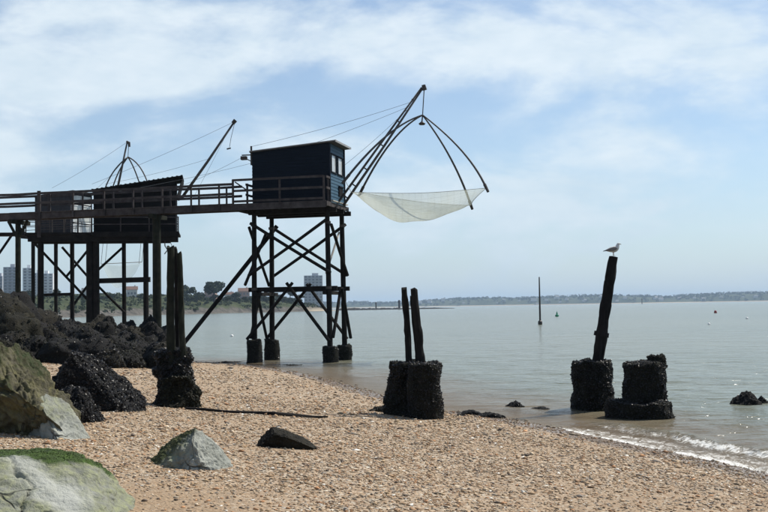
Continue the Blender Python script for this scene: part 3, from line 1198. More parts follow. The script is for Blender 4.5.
# thin near-black tube laid along the shingle
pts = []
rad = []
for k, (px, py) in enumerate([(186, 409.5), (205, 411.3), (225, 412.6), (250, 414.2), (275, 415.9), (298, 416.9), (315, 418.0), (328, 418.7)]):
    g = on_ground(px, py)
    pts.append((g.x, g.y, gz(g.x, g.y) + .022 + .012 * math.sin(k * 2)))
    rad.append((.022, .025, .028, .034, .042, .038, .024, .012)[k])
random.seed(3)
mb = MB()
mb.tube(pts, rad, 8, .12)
tag(mb.build('dark_streak', 'streak'), 'long thin dark streak lying across the shingle', 'streak')


# ------------------------------------------------------------------ huts: local frames
class Frame:
    def __init__(s, cx, cy, ang):
        s.c = Vector((cx, cy, 0))
        s.u = Vector((math.cos(ang), math.sin(ang), 0))
        s.v = Vector((-math.sin(ang), math.cos(ang), 0))
        s.ax = (s.u, s.v, Vector((0, 0, 1)))

    def __call__(s, u, v, z):
        return s.c + s.u * u + s.v * v + Vector((0, 0, z))


def part_bar(t, name, p, q, w, h, mat='wood', jit=.0, segs=1):
    mb = MB()
    mb.bar(p, q, w, h, segs, jit)
    return mb.build(name, mat, t)


def part_pole(t, name, pts, r, mat='wood', n=8, jit=.05, smooth=False):
    mb = MB()
    mb.tube(pts, r, n, jit)
    return mb.build(name, mat, t, smooth)


def clapboard(t, fr, name, a, b, z0, za, zb, mat, bh=.15, th=.02, out=1.0, mid=None):
    """wall between local points a and b (u,v), boards lapped, top sloping za -> zb"""
    mb = MB()
    A, B = Vector(a), Vector(b)
    n = int((max(za, zb) - z0) / bh) + 1
    d = (B - A).normalized()
    nr = Vector((d.y, -d.x)) * out
    for k in range(n):
        lo = z0 + k * bh
        la, lb = min(lo, za), min(lo, zb)
        ha, hb = min(lo + bh, za), min(lo + bh, zb)
        if ha - la < 1e-4 and hb - lb < 1e-4:
            continue
        o = nr * th
        vs = [fr(*(A + o), la), fr(*(B + o), lb), fr(*(B + nr * .002), hb), fr(*(A + nr * .002), ha),
              fr(*(A - nr * .05), la), fr(*(B - nr * .05), lb), fr(*(B - nr * .05), hb), fr(*(A - nr * .05), ha)]
        mb.add(vs, [(0, 1, 2, 3), (7, 6, 5, 4), (0, 4, 5, 1), (3, 2, 6, 7), (1, 5, 6, 2), (0, 3, 7, 4)])
    return mb.build(name, mat, t)


# ================================================================== main hut
FR = Frame(-3.89, 48.8, math.radians(-14))
L2, W2 = 1.775, 1.15
DECK = 7.12
hut = thing('fishing_hut', 'navy blue stilt fishing hut with windowed end, at the seaward end of the footbridge', 'hut', FR(0, 0, 0), 'stilt fishing huts')
legs = {}
for nm, su, sv, fh in (('FL', -1, -1, 1.0), ('BL', -1, 1, .95), ('FR', 1, -1, .66), ('BR', 1, 1, .66)):
    u, v = su * L2, sv * W2
    lg = part_pole(hut, 'leg', [FR(u, v, .1), FR(u * .995, v, 2.0), FR(u * .985, v, 4.2), FR(u * .97, v, DECK - .2)], [.125, .12, .115, .105], 'wood_dark', 10, .05)
    c = FR(u, v, 0)
    lg['_base'] = hut['_base']
    Vd, Td = drum(lg, 'concrete_foot', c.x, c.y, -.5, fh, .36, .33, 80 + int(3 * su + sv), amp=.035, sides=24, rings=12)
    crust(lg, Vd, Td, 260, .035, 'mussel', 'mussel_crust', 81 + int(3 * su + sv), -.05)
    # iron bands where braces meet
    for z in (3.3, 6.2):
        mb = MB()
        mb.tube([FR(u * .985, v, z - .06), FR(u * .985, v, z + .06)], .135, 10, .03)
        mb.build('clamp', 'iron', lg)


def br(a, b, w=.12, mat='wood_dark', r=None):
    return part_pole(hut, 'brace', [FR(*a), FR((a[0] + b[0]) / 2, (a[1] + b[1]) / 2, (a[2] + b[2]) / 2 - .02), FR(*b)], r or .072, mat, 8, .08)


e = .16
fz, bz = -W2 - e, W2 + e
# front and back crossed braces (overshooting the legs a little)
br((-L2 - .08, fz, 6.28), (L2 + .12, fz, 3.95))
br((L2 + .06, fz - .13, 6.35), (-L2 - .15, fz - .13, 3.9))
br((-L2 - .05, bz, 6.3), (L2 + .12, bz, 3.9))
br((L2 + .06, bz + .13, 6.3), (-L2 - .15, bz + .13, 3.85))
# side crossed braces
br((-L2 - e, -W2 - .1, 6.1), (-L2 - e, W2 + .1, 3.5))
br((-L2 - e - .12, W2 + .1, 6.0), (-L2 - e - .12, -W2 - .35, 3.5))
br((L2 + e, -W2 - .1, 6.1), (L2 + e, W2 + .1, 3.9))
br((L2 - .16, W2 - .1, 5.9), (L2 - .16, -W2 + .05, 3.95), mat='wood_sunlit', r=.045)  # pale colour stands for sun falling on this brace
# ring beams
for sv in (-1, 1):
    part_bar(hut, 'ring_beam', FR(-L2 - .3, sv * (W2 - .16), 3.28), FR(L2 + .32, sv * (W2 - .16), 3.28), .14, .20, 'wood_dark')
for su in (-1, 1):
    part_bar(hut, 'ring_beam', FR(su * (L2 - .17), -W2 - .25, 3.08), FR(su * (L2 - .17), W2 + .25, 3.08), .14, .16, 'wood_dark')
# lower raking braces
for sv, vv in ((-1, fz), (1, bz)):
    br((.12, vv, 3.55), (-L2 - .3, vv, 1.05))
    br((-.12, vv + sv * .13, 3.55), (L2 + .05, vv + sv * .13, .95))
for su in (-1, 1):
    uu = su * (L2 + e)
    br((uu, .1, 3.3), (uu, -W2 - .05, 1.1))
    br((uu + su * .12, -.1, 3.3), (uu + su * .12, W2 + .05, 1.0))
# long raking strut to the shore
pA, pB = P(277, 226, 50.9), P(166, 366, 49.9)
part_pole(hut, 'raking_strut', [pA, (pA + pB) / 2, pB], .105, 'wood_dark', 10, .05)

# platform
VF = -W2 - .72     # front edge of the platform
UL, UR = -L2 - .70, L2 + .10
for k in range(3):
    v = (-W2, .0, W2)[k]
    part_bar(hut, 'bearer', FR(-L2 - .2, v, DECK - .36), FR(L2 + .38, v, DECK - .36), .16, .2, 'wood_dark')
nj = 12
mb = MB()
for k in range(nj):
    u = UL + .1 + (UR - UL - .2) * k / (nj - 1)
    mb.bar(FR(u, VF + .04, DECK - .165), FR(u, W2 + .35, DECK - .165), .07, .15)
o = mb.build('joists', 'wood_dark', hut)
o['kind'] = 'stuff'
nb = 22
for k in range(nb):
    v0 = VF + (W2 + .35 - VF) * (k + .5) / nb
    part_bar(hut, 'deck_plank', FR(UL, v0, DECK - .055), FR(UR, v0, DECK - .055), (W2 + .35 - VF) / nb - .012, .045, 'wood', .003)
part_bar(hut, 'fascia', FR(UL - .03, VF - .03, DECK - .15), FR(UR + .03, VF - .03, DECK - .15), .05, .30, 'wood')
part_bar(hut, 'fascia', FR(UR + .06, VF - .05, DECK - .13), FR(UR + .06, W2 + .4, DECK - .13), .05, .20, 'wood')
part_bar(hut, 'fascia', FR(UL - .06, VF - .05, DECK - .15), FR(UL - .06, W2 + .4, DECK - .15), .05, .26, 'wood')

# cabin
CZ = DECK - .02
CU0, CU1 = -1.80, 1.84
CV0, CV1 = -1.12, 1.20
HL, HR = 9.50, 9.76
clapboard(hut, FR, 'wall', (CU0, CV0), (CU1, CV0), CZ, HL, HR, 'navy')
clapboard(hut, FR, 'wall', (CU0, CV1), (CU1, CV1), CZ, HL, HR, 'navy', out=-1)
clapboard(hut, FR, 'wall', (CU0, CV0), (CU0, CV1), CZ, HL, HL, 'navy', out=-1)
# windowed end wall: built round the two big openings and the low one
wz0, wz1 = 8.46, 9.34
ww = [(-.92, -.06), (.12, .98)]
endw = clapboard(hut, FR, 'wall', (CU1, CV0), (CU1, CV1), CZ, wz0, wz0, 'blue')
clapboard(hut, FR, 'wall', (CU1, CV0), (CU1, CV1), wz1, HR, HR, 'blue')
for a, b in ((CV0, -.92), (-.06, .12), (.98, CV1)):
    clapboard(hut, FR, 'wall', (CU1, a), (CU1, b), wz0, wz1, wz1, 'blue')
for a, b in ww:
    mb = MB()
    u = CU1 + .02
    for (v0, v1, z0, z1) in ((a, a + .06, wz0, wz1), (b - .06, b, wz0, wz1), (a + .06, b - .06, wz0, wz0 + .06), (a + .06, b - .06, wz1 - .06, wz1)):
        mb.box(FR(u, (v0 + v1) / 2, (z0 + z1) / 2), .07, v1 - v0 - .002, z1 - z0 - .002, FR.ax)
    win = mb.build('window', 'navy', hut)
    mb = MB()
    mb.box(FR(u - .02, (a + b) / 2, (wz0 + wz1) / 2), .012, b - a - .11, wz1 - wz0 - .11, FR.ax)
    mb.build('pane', 'glass_pale', win)
mb = MB()
mb.box(FR(CU1 + .03, .55, 7.72), .05, .62, .42, FR.ax)
hat = mb.build('winch_hatch', 'black_hut', hut)
mb = MB()
mb.box(FR(CU1 + .06, .55, 7.95), .07, .72, .05, FR.ax)
mb.build('hatch_lintel', 'navy', hat)
# corner boards
for v in (CV0, CV1):
    mb = MB()
    mb.box(FR(CU1 + .008, v, (CZ + HR) / 2), .10, .10, HR - CZ - .01, FR.ax)
    mb.build('corner_board', 'navy', hut)
# roof
mb = MB()
o1, o2 = .10, .32
za, zb = HL + .005, HR + .012
sl = (zb - za) / (CU1 - CU0)
for th, zz in ((.075, 0),):
    pts = []
    for u, v in ((CU0 - o1, CV0 - .10), (CU1 + o2, CV0 - .10), (CU1 + o2, CV1 + .12), (CU0 - o1, CV1 + .12)):
        pts.append((u, v, za + sl * (u - CU0)))
    vs = [FR(*p) for p in pts] + [FR(p[0], p[1], p[2] + th) for p in pts]
    mb.add(vs, [(3, 2, 1, 0), (4, 5, 6, 7), (0, 1, 5, 4), (1, 2, 6, 5), (2, 3, 7, 6), (3, 0, 4, 7)])
roof = mb.build('roof', 'roof_felt', hut)
mb = MB()
uR = CU1 + o2 + .014
mb.bar(FR(uR, CV0 - .11, zb + sl * o2 + .036), FR(uR, CV1 + .13, zb + sl * o2 + .036), .022, .09)
mb.build('roof_edge', 'roof_edge', roof)
mb = MB()
mb.bar(FR(CU0 - o1, CV0 - .115, za + .05), FR(CU1 + o2, CV0 - .115, zb + sl * o2 + .05), .02, .035)
mb.build('roof_edge', 'roof_edge', roof)
# lamp bracket on the landward gable
bk = part_bar(hut, 'bracket', FR(CU0 - .08, CV0 + .1, 8.95), FR(CU0 - .08, CV0 + .1, 9.82), .08, .08, 'iron')
mb = MB()
mb.bar(FR(CU0 - .08, CV0 + .1, 9.42), FR(CU0 - .52, CV0 + .05, 9.42), .05, .05)
mb.bar(FR(CU0 - .08, CV0 + .1, 9.12), FR(CU0 - .40, CV0 + .05, 9.30), .04, .04)
mb.box(FR(CU0 - .42, CV0 + .05, 9.28), .26, .2, .16, FR.ax)
mb.build('pulley_block', 'iron', bk)

# platform railing
RH = DECK + 1.10


def rail_run(t, fr, a, b, z0, zs, posts, mat='wood', w=.05, h=.10, pw=.09):
    """posts and rails between two local points"""
    A, B = Vector(a), Vector(b)
    for f in posts:
        c = A.lerp(B, f)
        part_bar(t, 'railing_post', fr(c.x, c.y, z0), fr(c.x, c.y, max(zs) + .04), pw, pw, mat)
    d = (B - A).normalized()
    n = Vector((d.y, -d.x)) * (pw / 2 + w / 2 - .004)
    for z in zs:
        part_bar(t, 'rail', fr(A.x + n.x, A.y + n.y, z), fr(B.x + n.x, B.y + n.y, z), w, h, mat, .004, 3)


rail_run(hut, FR, (UL + .02, VF + .02), (UR - .08, VF + .02), DECK - .1, (DECK + .10, DECK + .58, DECK + 1.06), (0, .52, 1.0))
rail_run(hut, FR, (UL + .06, W2 + .28), (UL + .06, -.20), DECK - .1, (DECK + .10, DECK + .58, DECK + 1.06), (0, .5, 1.0))
rail_run(hut, FR, (UR - .06, VF + .12), (UR - .06, CV0 - .12), DECK - .1, (DECK + .58, DECK + 1.06), (1.0,))
part_bar(hut, 'railing_brace', FR(UL + .1, VF + .05, DECK + 1.0), FR(UL + .62, VF + .30, DECK + .6), .05, .05, 'wood')
# sill under the windowed end, sunlight put into its pale colour
part_bar(hut, 'sill', FR(CU1 + .13, CV0 - .05, DECK + .05), FR(CU1 + .13, CV1, DECK + .05), .12, .05, 'wood_sunlit')

# ================================================================== footbridge
bridge = thing('footbridge', 'long dark timber footbridge on posts leading to the navy hut', 'footbridge', FR(-8, -.8, 0))
BV0, BV1 = -1.45, -.75
BU0, BU1 = -22.0, UL - .10
for v in (BV0, BV1):
    part_bar(bridge, 'side_beam', FR(BU0, v, DECK - .12), FR(BU1, v, DECK - .12), .09, .28, 'wood', .006, 14)
npl = int((BU1 - BU0) / .2)
mbm = None
mb = MB()
mb.bar(FR(0, BV0 - .08, 0), FR(0, BV1 + .08, 0), .185, .04)
mb.v = [(x - FR(0, BV0, 0).x, y - FR(0, BV0, 0).y, z) for x, y, z in mb.v]
me0 = bpy.data.meshes.new('plank')
me0.from_pydata(mb.v, [], mb.f)
me0.materials.append(MAT['wood'])
for k in range(npl):
    u = BU0 + .1 + .2 * k
    o = bpy.data.objects.new('plank', me0)
    COL.objects.link(o)
    o.parent = bridge
    w = FR(u, BV0, DECK + .045 + random.uniform(-.004, .004))
    bb = bridge['_base']
    o.location = (w.x - bb[0], w.y - bb[1], w.z - bb[2])


def u_of(px, v):
    """local u on the bridge line at a given photo column"""
    lo, hi = -30.0, 0.0
    for _ in range(50):
        m_ = (lo + hi) / 2
        w = FR(m_, v, DECK) - Vector((0, 0, CAM_Z))
        x = 384 + F * (w.dot(RT)) / w.dot(FW)
        if x < px:
            lo = m_
        else:
            hi = m_
    return (lo + hi) / 2


bu = [u_of(px, BV0) for px in (40, 74, 105, 134, 163, 192, 220)]
bu = [u_of(-40, BV0), u_of(-120, BV0)] + bu
for v, sgn in ((BV0, -1), (BV1, 1)):
    for i, u in enumerate(bu):
        big = i == 2
        part_bar(bridge, 'railing_post', FR(u, v + sgn * .09, DECK - .25 - (.9 if big and sgn < 0 else 0)), FR(u, v + sgn * .09, DECK + .95 + (.10 if big else 0)),
                 .15 if big else .075, .09, 'wood')
    for z in (DECK + .48, DECK + .92):
        part_bar(bridge, 'rail', FR(BU0, v + sgn * .16, z), FR(BU1 + .05, v + sgn * .16, z), .05, .11, 'wood', .012, 16)


def pier(px, r, mat, v=(-1.1,), brackets=True):
    u = u_of(px, -1.1)
    for vv in v:
        c = FR(u, vv, 0)
        g = gz(c.x, c.y)
        pl = part_pole(bridge, 'support_post', [FR(u, vv, g - .4), FR(u, vv, 3), FR(u, vv, DECK - .27)], [r * 1.1, r, r * .95], mat, 10, .06)
        if brackets:
            for s in (-1, 1):
                mb = MB()
                mb.bar(FR(u + s * .08, vv, DECK - 1.05), FR(u + s * .52, vv, DECK - .30), .10, .10)
                mb.build('bracket', mat, pl)
    part_bar(bridge, 'cross_beam', FR(u, -1.75, DECK - .36), FR(u, -.2, DECK - .36), .2, .18, mat)


pier(156.5, .20, 'wood_green', brackets=False)
pier(18, .135, 'wood_green')
pier(-95, .135, 'wood_green')

# ================================================================== main lift net
tipD = 47.9
boomfoot = FR(CU1 + .12, .30, DECK + .02)
tip = P(423.5, 86, tipD)
net = thing('lift_net', 'pale square lift net hanging from a tall double boom off the navy hut', 'fishing net', boomfoot, 'lift nets on booms')
perp = (tip - boomfoot).normalized().cross(FR.v).normalized()
if perp.z < 0:
    perp = -perp
side = perp * .12
part_pole(net, 'boom', [boomfoot - side, boomfoot.lerp(tip, .5) - side * .8, tip - side * .2], [.062, .056, .042], 'pole', 8, .03, True)
part_pole(net, 'boom', [boomfoot + side * 1.4, boomfoot.lerp(tip, .5) + side * .9, boomfoot.lerp(tip, .985) + side * .3], [.055, .050, .036], 'pole', 8, .03, True)
for f in (.06, .16, .3, .5, .7, .88):
    c = boomfoot.lerp(tip, f)
    part_bar(net, 'spacer', c - side * (1.3 - f), c + side * (1.7 - f), .06, .06, 'iron')
apex = P(422.6, 115, tipD)
mb = MB()
mb.tube([tip + Vector((0, 0, .05)), tip + Vector((.05, 0, -.18))], [.09, .11], 8, .02)
mb.build('pulley', 'iron', net)
part_pole(net, 'hoist_rope', [tip + Vector((.03, 0, -.1)), apex], .022, 'iron', 6, 0)
mb = MB()
ap2 = P(422.0, 123.5, tipD)
mb.tube([apex, ap2 + Vector((0, 0, .1)), ap2, ap2 - Vector((0, 0, .06))], [.03, .03, .16, .12], 10)
mb.build('weight', 'iron', net)
cor = {'A': P(345, 180, 46.75), 'B': P(360.5, 192.5, 50.0), 'D': P(471, 205.5, 49.6), 'C': P(486.3, 188, 46.6)}
mids = {'A': P(386, 136.3, 47.3), 'B': P(391, 142.5, 48.9), 'C': P(462, 151, 47.2), 'D': P(451, 159, 48.7)}


def quad(a, m, b, n):
    # curve through a, m (middle) and b
    c = m * 2 - (a + b) / 2
    return [a * (1 - t) ** 2 + c * (2 * t * (1 - t)) + b * t * t for t in [k / n for k in range(n + 1)]]


for kx in 'ABCD':
    pts = quad(apex, mids[kx], cor[kx], 14)
    part_pole(net, 'spreader_arm', pts, [.034 + .020 * k / 14 for k in range(15)], 'pole', 8, .02, True)
    mb = MB()
    d = (pts[-1] - pts[-3]).normalized()
    mb.tube([pts[-2].lerp(pts[-1], .3), pts[-1] + d * .20], [.070, .062], 8, .05)
    mb.build('arm_sleeve', 'iron', net)


def netmesh(c, sag, n=40, up=0.12, skew=(.45, .5), seed=2):
    vs, fs = [], []
    for j in range(n + 1):
        for i in range(n + 1):
            s, t_ = i / n, j / n
            # edges pull inwards between the corners
            p = (c['A'] * (1 - s) + c['C'] * s) * (1 - t_) + (c['B'] * (1 - s) + c['D'] * s) * t_
            ss = s ** .85
            w = math.sin(PI * ss) ** .9 * math.sin(PI * t_) ** .55
            edge = (math.sin(PI * s) * (abs(t_ - .5) * 2) ** 6 + math.sin(PI * t_) * (abs(s - .5) * 2) ** 6)
            p = p + Vector((0, 0, -sag * w - up * edge))
            cen = (c['A'] + c['B'] + c['C'] + c['D']) / 4
            p = p.lerp(Vector((cen.x, cen.y, p.z)), .07 * edge)
            p = p + Vector((.03 * math.sin(21 * s) * w, 0, .06 * math.sin(9 * s + 4 * t_) * w + .045 * math.sin(23 * s - 6 * t_) * w + .03 * math.sin(17 * t_ - 6 * s) * w))
            vs.append(p)
    for j in range(n):
        for i in range(n):
            a = j * (n + 1) + i
            fs.append((a, a + 1, a + n + 2, a + n + 1))
    return vs, fs


netc = {k: v.copy() for k, v in cor.items()}
netc['A'] = P(351, 192, 46.9)
vs, fs = netmesh(netc, 1.25)
mb = MB()
mb.add(vs, fs)
nobj = mb.build('net', 'net', net, True)
n = 40
border = [[vs[i] for i in range(n + 1)], [vs[n * (n + 1) + i] for i in range(n + 1)], [vs[j * (n + 1)] for j in range(n + 1)], [vs[j * (n + 1) + n] for j in range(n + 1)]]
for bd in border:
    part_pole(nobj, 'edge_rope', bd, .010, 'rope', 5, 0)
mb = MB()
for k in range(1, 40, 2):
    mb.tube([vs[k * 41 + i] for i in range(0, 41, 2)], .0016, 4)
    mb.tube([vs[i * 41 + k] for i in range(0, 41, 2)], .0016, 4)
mb.build('mesh_threads', 'rope', nobj)['kind'] = 'stuff'
part_pole(net, 'corner_tie', [netc['A'], cor['A']], .012, 'rope', 5, 0)


def wire(t, a, b, sag=.15, r=.010, n=10, name='guy_wire', mat='wire'):
    r *= .75
    pts = [Vector(a).lerp(Vector(b), k / n) - Vector((0, 0, sag * 4 * (k / n) * (1 - k / n))) for k in range(n + 1)]
    return part_pole(t, name, pts, r, mat, 5, 0)


lerp = boomfoot.lerp
wire(net, lerp(tip, .87), FR(CU0 - .08, CV0 + .1, 9.80), .10, .011)
wire(net, lerp(tip, .83), FR(CU0 - .5, CV1, 9.45), .10, .010)
wire(net, lerp(tip, .80), FR(CU1 + .1, CV1 - .1, 9.05), .06, .010)
wire(net, FR(CU0 - .5, CV0 + .05, 9.32), FR(-6.2, BV1 + .2, DECK + .9), .08, .009)
wire(net, FR(CU0 - .5, CV1, 9.45), FR(-9.5, BV1 + .2, DECK + .9), .10, .009)

# ================================================================== second hut (black), behind the bridge
F2 = Frame(P(137, 300, 60.5).x, 60.5, math.radians(9))
D2K = 6.80
hut2 = thing('fishing_hut', 'black stilt fishing hut with rising roof, partly behind the footbridge railings', 'hut', F2(0, 0, 0), 'stilt fishing huts')
H2, V2 = 2.28, 1.25
for (px, v, r) in ((89.5, -1.2, .19), (95.8, -1.15, .20), (146, -1.25, .145), (124, 1.3, .12), (72, 1.3, .12), (40.5, -1.2, .17)):
    u = (P(px, 280, 60.5 + v).x - F2.c.x) / F2.u.x + v * math.tan(math.radians(9))
    c = F2(u, v, 0)
    u += (P(px, 280, c.y).x - c.x) / F2.u.x
    part_pole(hut2, 'leg', [F2(u, v, gz(F2(u, v, 0).x, F2(u, v, 0).y) - .3), F2(u, v, 3.5), F2(u, v, D2K - .3)], [r * 1.1, r, r], 'wood_dark', 10, .05)


def br2(px0, py0, px1, py1, D, r=.075):
    a, b = P(px0, py0, D), P(px1, py1, D + .4)
    part_pole(hut2, 'brace', [a, (a + b) / 2, b], r, 'wood_dark', 8, .06)


part_bar(hut2, 'tie_beam', P(97, 281, 59.4), P(150, 279.5, 58.8), .16, .28, 'wood_dark')
part_bar(hut2, 'tie_beam', P(40, 295, 61.5), P(74, 294, 61), .12, .16, 'wood_dark')
for a in ((20, 228, 87, 299, 60.2), (62, 247, 88, 277, 61.6), (66, 277, 88, 250, 62.0), (97, 271, 122, 248, 61.2), (97, 285, 125, 313, 60.9), (72, 307, 88, 285, 61.8), (-4, 258, 14, 232, 60.8)):
    br2(*a)
# platform of the black hut with its own walkway running left
for v in (-1.45, -.2, 1.2):
    part_bar(hut2, 'bearer', F2(-5.7, v, D2K - .34), F2(H2 + .05 - (0 if v < 0 else .5), v, D2K - .34), .2, .34 if v < 1 else .28, 'wood_dark')
part_bar(hut2, 'deck', F2(-5.8, -.1, D2K - .08), F2(H2 + .14, -.1, D2K - .08), 3.0, .12, 'wood_dark')
part_bar(hut2, 'walkway_beam', F2(-12, -1.3, D2K - .10), F2(-5.85, -1.3, D2K - .10), .9, .16, 'wood_dark')
part_bar(hut2, 'fascia', F2(-2.3, -1.63, D2K - .14), F2(H2 + .15, -1.63, D2K - .14), .05, .28, 'wood_dark')
# cabin
h2l, h2r = 9.06, 9.80
clapboard(hut2, F2, 'wall', (-H2 + .05, -V2), (H2 - .05, -V2), D2K, h2l, h2r, 'black_hut')
clapboard(hut2, F2, 'wall', (-H2 + .05, V2), (H2 - .05, V2), D2K, h2l, h2r, 'black_hut', out=-1)
clapboard(hut2, F2, 'wall', (-H2 + .05, -V2), (-H2 + .05, V2), D2K, h2l, h2l, 'black_hut', out=-1)
clapboard(hut2, F2, 'wall', (H2 - .05, -V2), (H2 - .05, V2), D2K, h2r, h2r, 'black_hut')
mb = MB()
sl = (h2r - h2l) / (2 * H2)
pts = [(u, v, h2l + sl * (u + H2) + .01) for u, v in ((-H2 - .05, -V2 - .15), (H2 + .34, -V2 - .15), (H2 + .34, V2 + .15), (-H2 - .05, V2 + .15))]
vs = [F2(*p) for p in pts] + [F2(p[0], p[1], p[2] + .11) for p in pts]
mb.add(vs, [(3, 2, 1, 0), (4, 5, 6, 7), (0, 1, 5, 4), (1, 2, 6, 5), (2, 3, 7, 6), (3, 0, 4, 7)])
rf2 = mb.build('roof', 'black_hut', hut2)
# corrugation ribs on the roof edge
mb = MB()
for k in range(20):
    u = -H2 + (2 * H2 + .3) * k / 19
    mb.bar(F2(u, -V2 - .17, h2l + sl * (u + H2) + .115), F2(u, V2 + .17, h2l + sl * (u + H2) + .115), .11, .06)
o = mb.build('roof_ribs', 'black_hut', rf2)
o['kind'] = 'stuff'
# propped shutter hanging out under the eave
mb = MB()
a, b = F2(H2 + .30, -V2 - .05, h2r + .03), F2(H2 + .02, -V2 - .05, h2r - 1.0)
a2, b2 = F2(H2 + .30, V2 + .05, h2r + .03), F2(H2 + .02, V2 + .05, h2r - 1.0)
off = F2.u * .05
mb.add([a, b, b2, a2, a + off, b + off, b2 + off, a2 + off], [(0, 1, 2, 3), (7, 6, 5, 4), (0, 4, 5, 1), (1, 5, 6, 2), (2, 6, 7, 3), (3, 7, 4, 0)])
mb.build('window_shutter', 'black_hut', hut2)
rail_run(hut2, F2, (-2.3, -1.55), (H2 + .10, -1.55), D2K - .1, (D2K + .42, D2K + .80), (0, .33, .66, 1.0), 'wood', .04, .05, .06)
rail_run(hut2, F2, (-5.8, -1.5), (-2.35, -1.5), D2K - .1, (D2K + .3, D2K + .55, D2K + .80), (0, .2, .4, .6, .8), 'iron', .03, .035, .05)
rail_run(hut2, F2, (-12.0, -1.55), (-6.6, -1.55), D2K - .1, (D2K + .80,), (0, .33, .66), 'iron', .03, .04, .05)
part_pole(hut2, 'hanging_rope', [P(164.5, 236, 60), P(165, 246, 60), P(167.5, 250, 60), P(164.5, 254, 60)], .03, 'iron', 6, 0)
part_pole(hut2, 'hanging_rope', [P(168, 236, 60), P(172, 246, 60)], .015, 'iron', 6, 0)

# boom of the black hut
bf, bt = P(181, 199, 60.4), P(234.5, 121.5, 60.0)
boom2 = thing('net_boom', 'slanted bare net boom rising from the black hut towards the sea', 'boom', bf, 'booms without a hanging net')
part_pole(boom2, 'pole', [bf, bf.lerp(bt, .5) - Vector((0, 0, .06)), bt], [.085, .075, .055], 'pole', 8, .03, True)
mb = MB()
mb.tube([bt + Vector((-.1, 0, -.1)), bt + Vector((.06, 0, .08))], [.11, .12], 8, .02)
mb.build('pulley', 'iron', boom2)
part_pole(boom2, 'hoist_rope', [bt + Vector((0, 0, -.1)), P(231, 138, 60), P(229.5, 147, 60)], .014, 'iron', 5, 0)
mb = MB()
mb.bar(P(226.8, 149, 60), P(230.8, 148, 60), .08, .07)
mb.build('spreader_hook', 'iron', boom2)
wire(boom2, bt, P(92, 184, 61), .1, .011)
wire(boom2, bf.lerp(bt, .52), P(105, 184, 61), .1, .010)
wire(boom2, bt.lerp(bf, .12), P(192, 200, 61), .05, .010)

# ================================================================== third hut (grey), farther
F3 = Frame(P(64, 300, 70).x, 70.0, math.radians(-19))
D3K = 7.45
hut3 = thing('fishing_hut', 'grey stilt fishing hut with white paned end, furthest left behind the bridge', 'hut', F3(0, 0, 0), 'stilt fishing huts')
for (u, v) in ((-1.5, -1.2), (1.5, -1.2), (-1.5, 1.2), (1.5, 1.2)):
    part_pole(hut3, 'leg', [F3(u, v, -1), F3(u, v, 3), F3(u, v, D3K - .2)], .13, 'wood_dark', 8, .05)
part_bar(hut3, 'deck', F3(-2.1, -.1, D3K - .12), F3(2.3, -.1, D3K - .12), 3.2, .18, 'wood_dark')
clapboard(hut3, F3, 'wall', (-1.35, -1.2), (1.35, -1.2), D3K, 9.92, 10.12, 'grey_hut')
clapboard(hut3, F3, 'wall', (-1.35, 1.2), (1.35, 1.2), D3K, 9.92, 10.12, 'grey_hut', out=-1)
clapboard(hut3, F3, 'wall', (-1.35, -1.2), (-1.35, 1.2), D3K, 9.92, 9.92, 'grey_hut', out=-1)
clapboard(hut3, F3, 'wall', (1.35, -1.2), (1.35, 1.2), D3K, 10.1, 10.1, 'grey_hut')
for i in range(2):
    for j in range(4):
        v0 = -.98 + i * 1.0
        z0 = D3K + .12 + j * .62
        mb = MB()
        for (a, b, c_, d_) in ((v0, v0 + .05, z0, z0 + .54), (v0 + .87, v0 + .92, z0, z0 + .54), (v0 + .05, v0 + .87, z0, z0 + .05), (v0 + .05, v0 + .87, z0 + .49, z0 + .54)):
            mb.box(F3(1.40, (a + b) / 2, (c_ + d_) / 2), .05, b - a - .002, d_ - c_ - .002, F3.ax)
        wn = mb.build('window', 'white_paint', hut3)
        mb = MB()
        mb.box(F3(1.39, v0 + .46, z0 + .27), .012, .84, .46, F3.ax)
        mb.build('pane', 'glass_pale', wn)
mb = MB()
pts = [(-1.5, -1.32, 9.93), (1.65, -1.32, 10.16), (1.65, 1.32, 10.16), (-1.5, 1.32, 9.93)]
vs = [F3(*p) for p in pts] + [F3(p[0], p[1], p[2] + .08) for p in pts]
mb.add(vs, [(3, 2, 1, 0), (4, 5, 6, 7), (0, 1, 5, 4), (1, 2, 6, 5), (2, 3, 7, 6), (3, 0, 4, 7)])
mb.build('roof', 'roof_felt', hut3)
rail_run(hut3, F3, (-2.0, -1.62), (2.2, -1.62), D3K - .1, (D3K + .3, D3K + .6, D3K + .9), (0, .25, .5, .75, 1), 'iron', .03, .035, .05)

# its net frame
D_ = 71.0
net3 = thing('lift_net', 'small distant net frame of four curved arms, raised behind the black hut', 'fishing net', P(116, 205, D_), 'lift nets on booms')
t3 = P(127.2, 142, D_)
part_pole(net3, 'boom', [P(114, 205, D_), P(121, 172, D_), t3], [.09, .075, .05], 'pole', 8, .03, True)
mb = MB()
mb.tube([t3 + Vector((-.05, 0, .05)), t3 + Vector((.12, 0, -.05)), t3 + Vector((.14, 0, -.32))], [.06, .1, .08], 8)
mb.build('pulley', 'iron', net3)
ap3 = P(128, 157, D_)
part_pole(net3, 'hoist_rope', [t3 + Vector((.1, 0, -.1)), ap3], .02, 'iron', 5, 0)
c3 = {'A': P(101, 205, D_ - 1.2), 'B': P(108, 207, D_ + 1.4), 'C': P(153, 203, D_ - 1.2), 'D': P(146, 206, D_ + 1.4)}
m3 = {'A': P(110.5, 176.5, D_ - .6), 'B': P(116, 178, D_ + .7), 'C': P(143, 172, D_ - .6), 'D': P(137, 176, D_ + .7)}
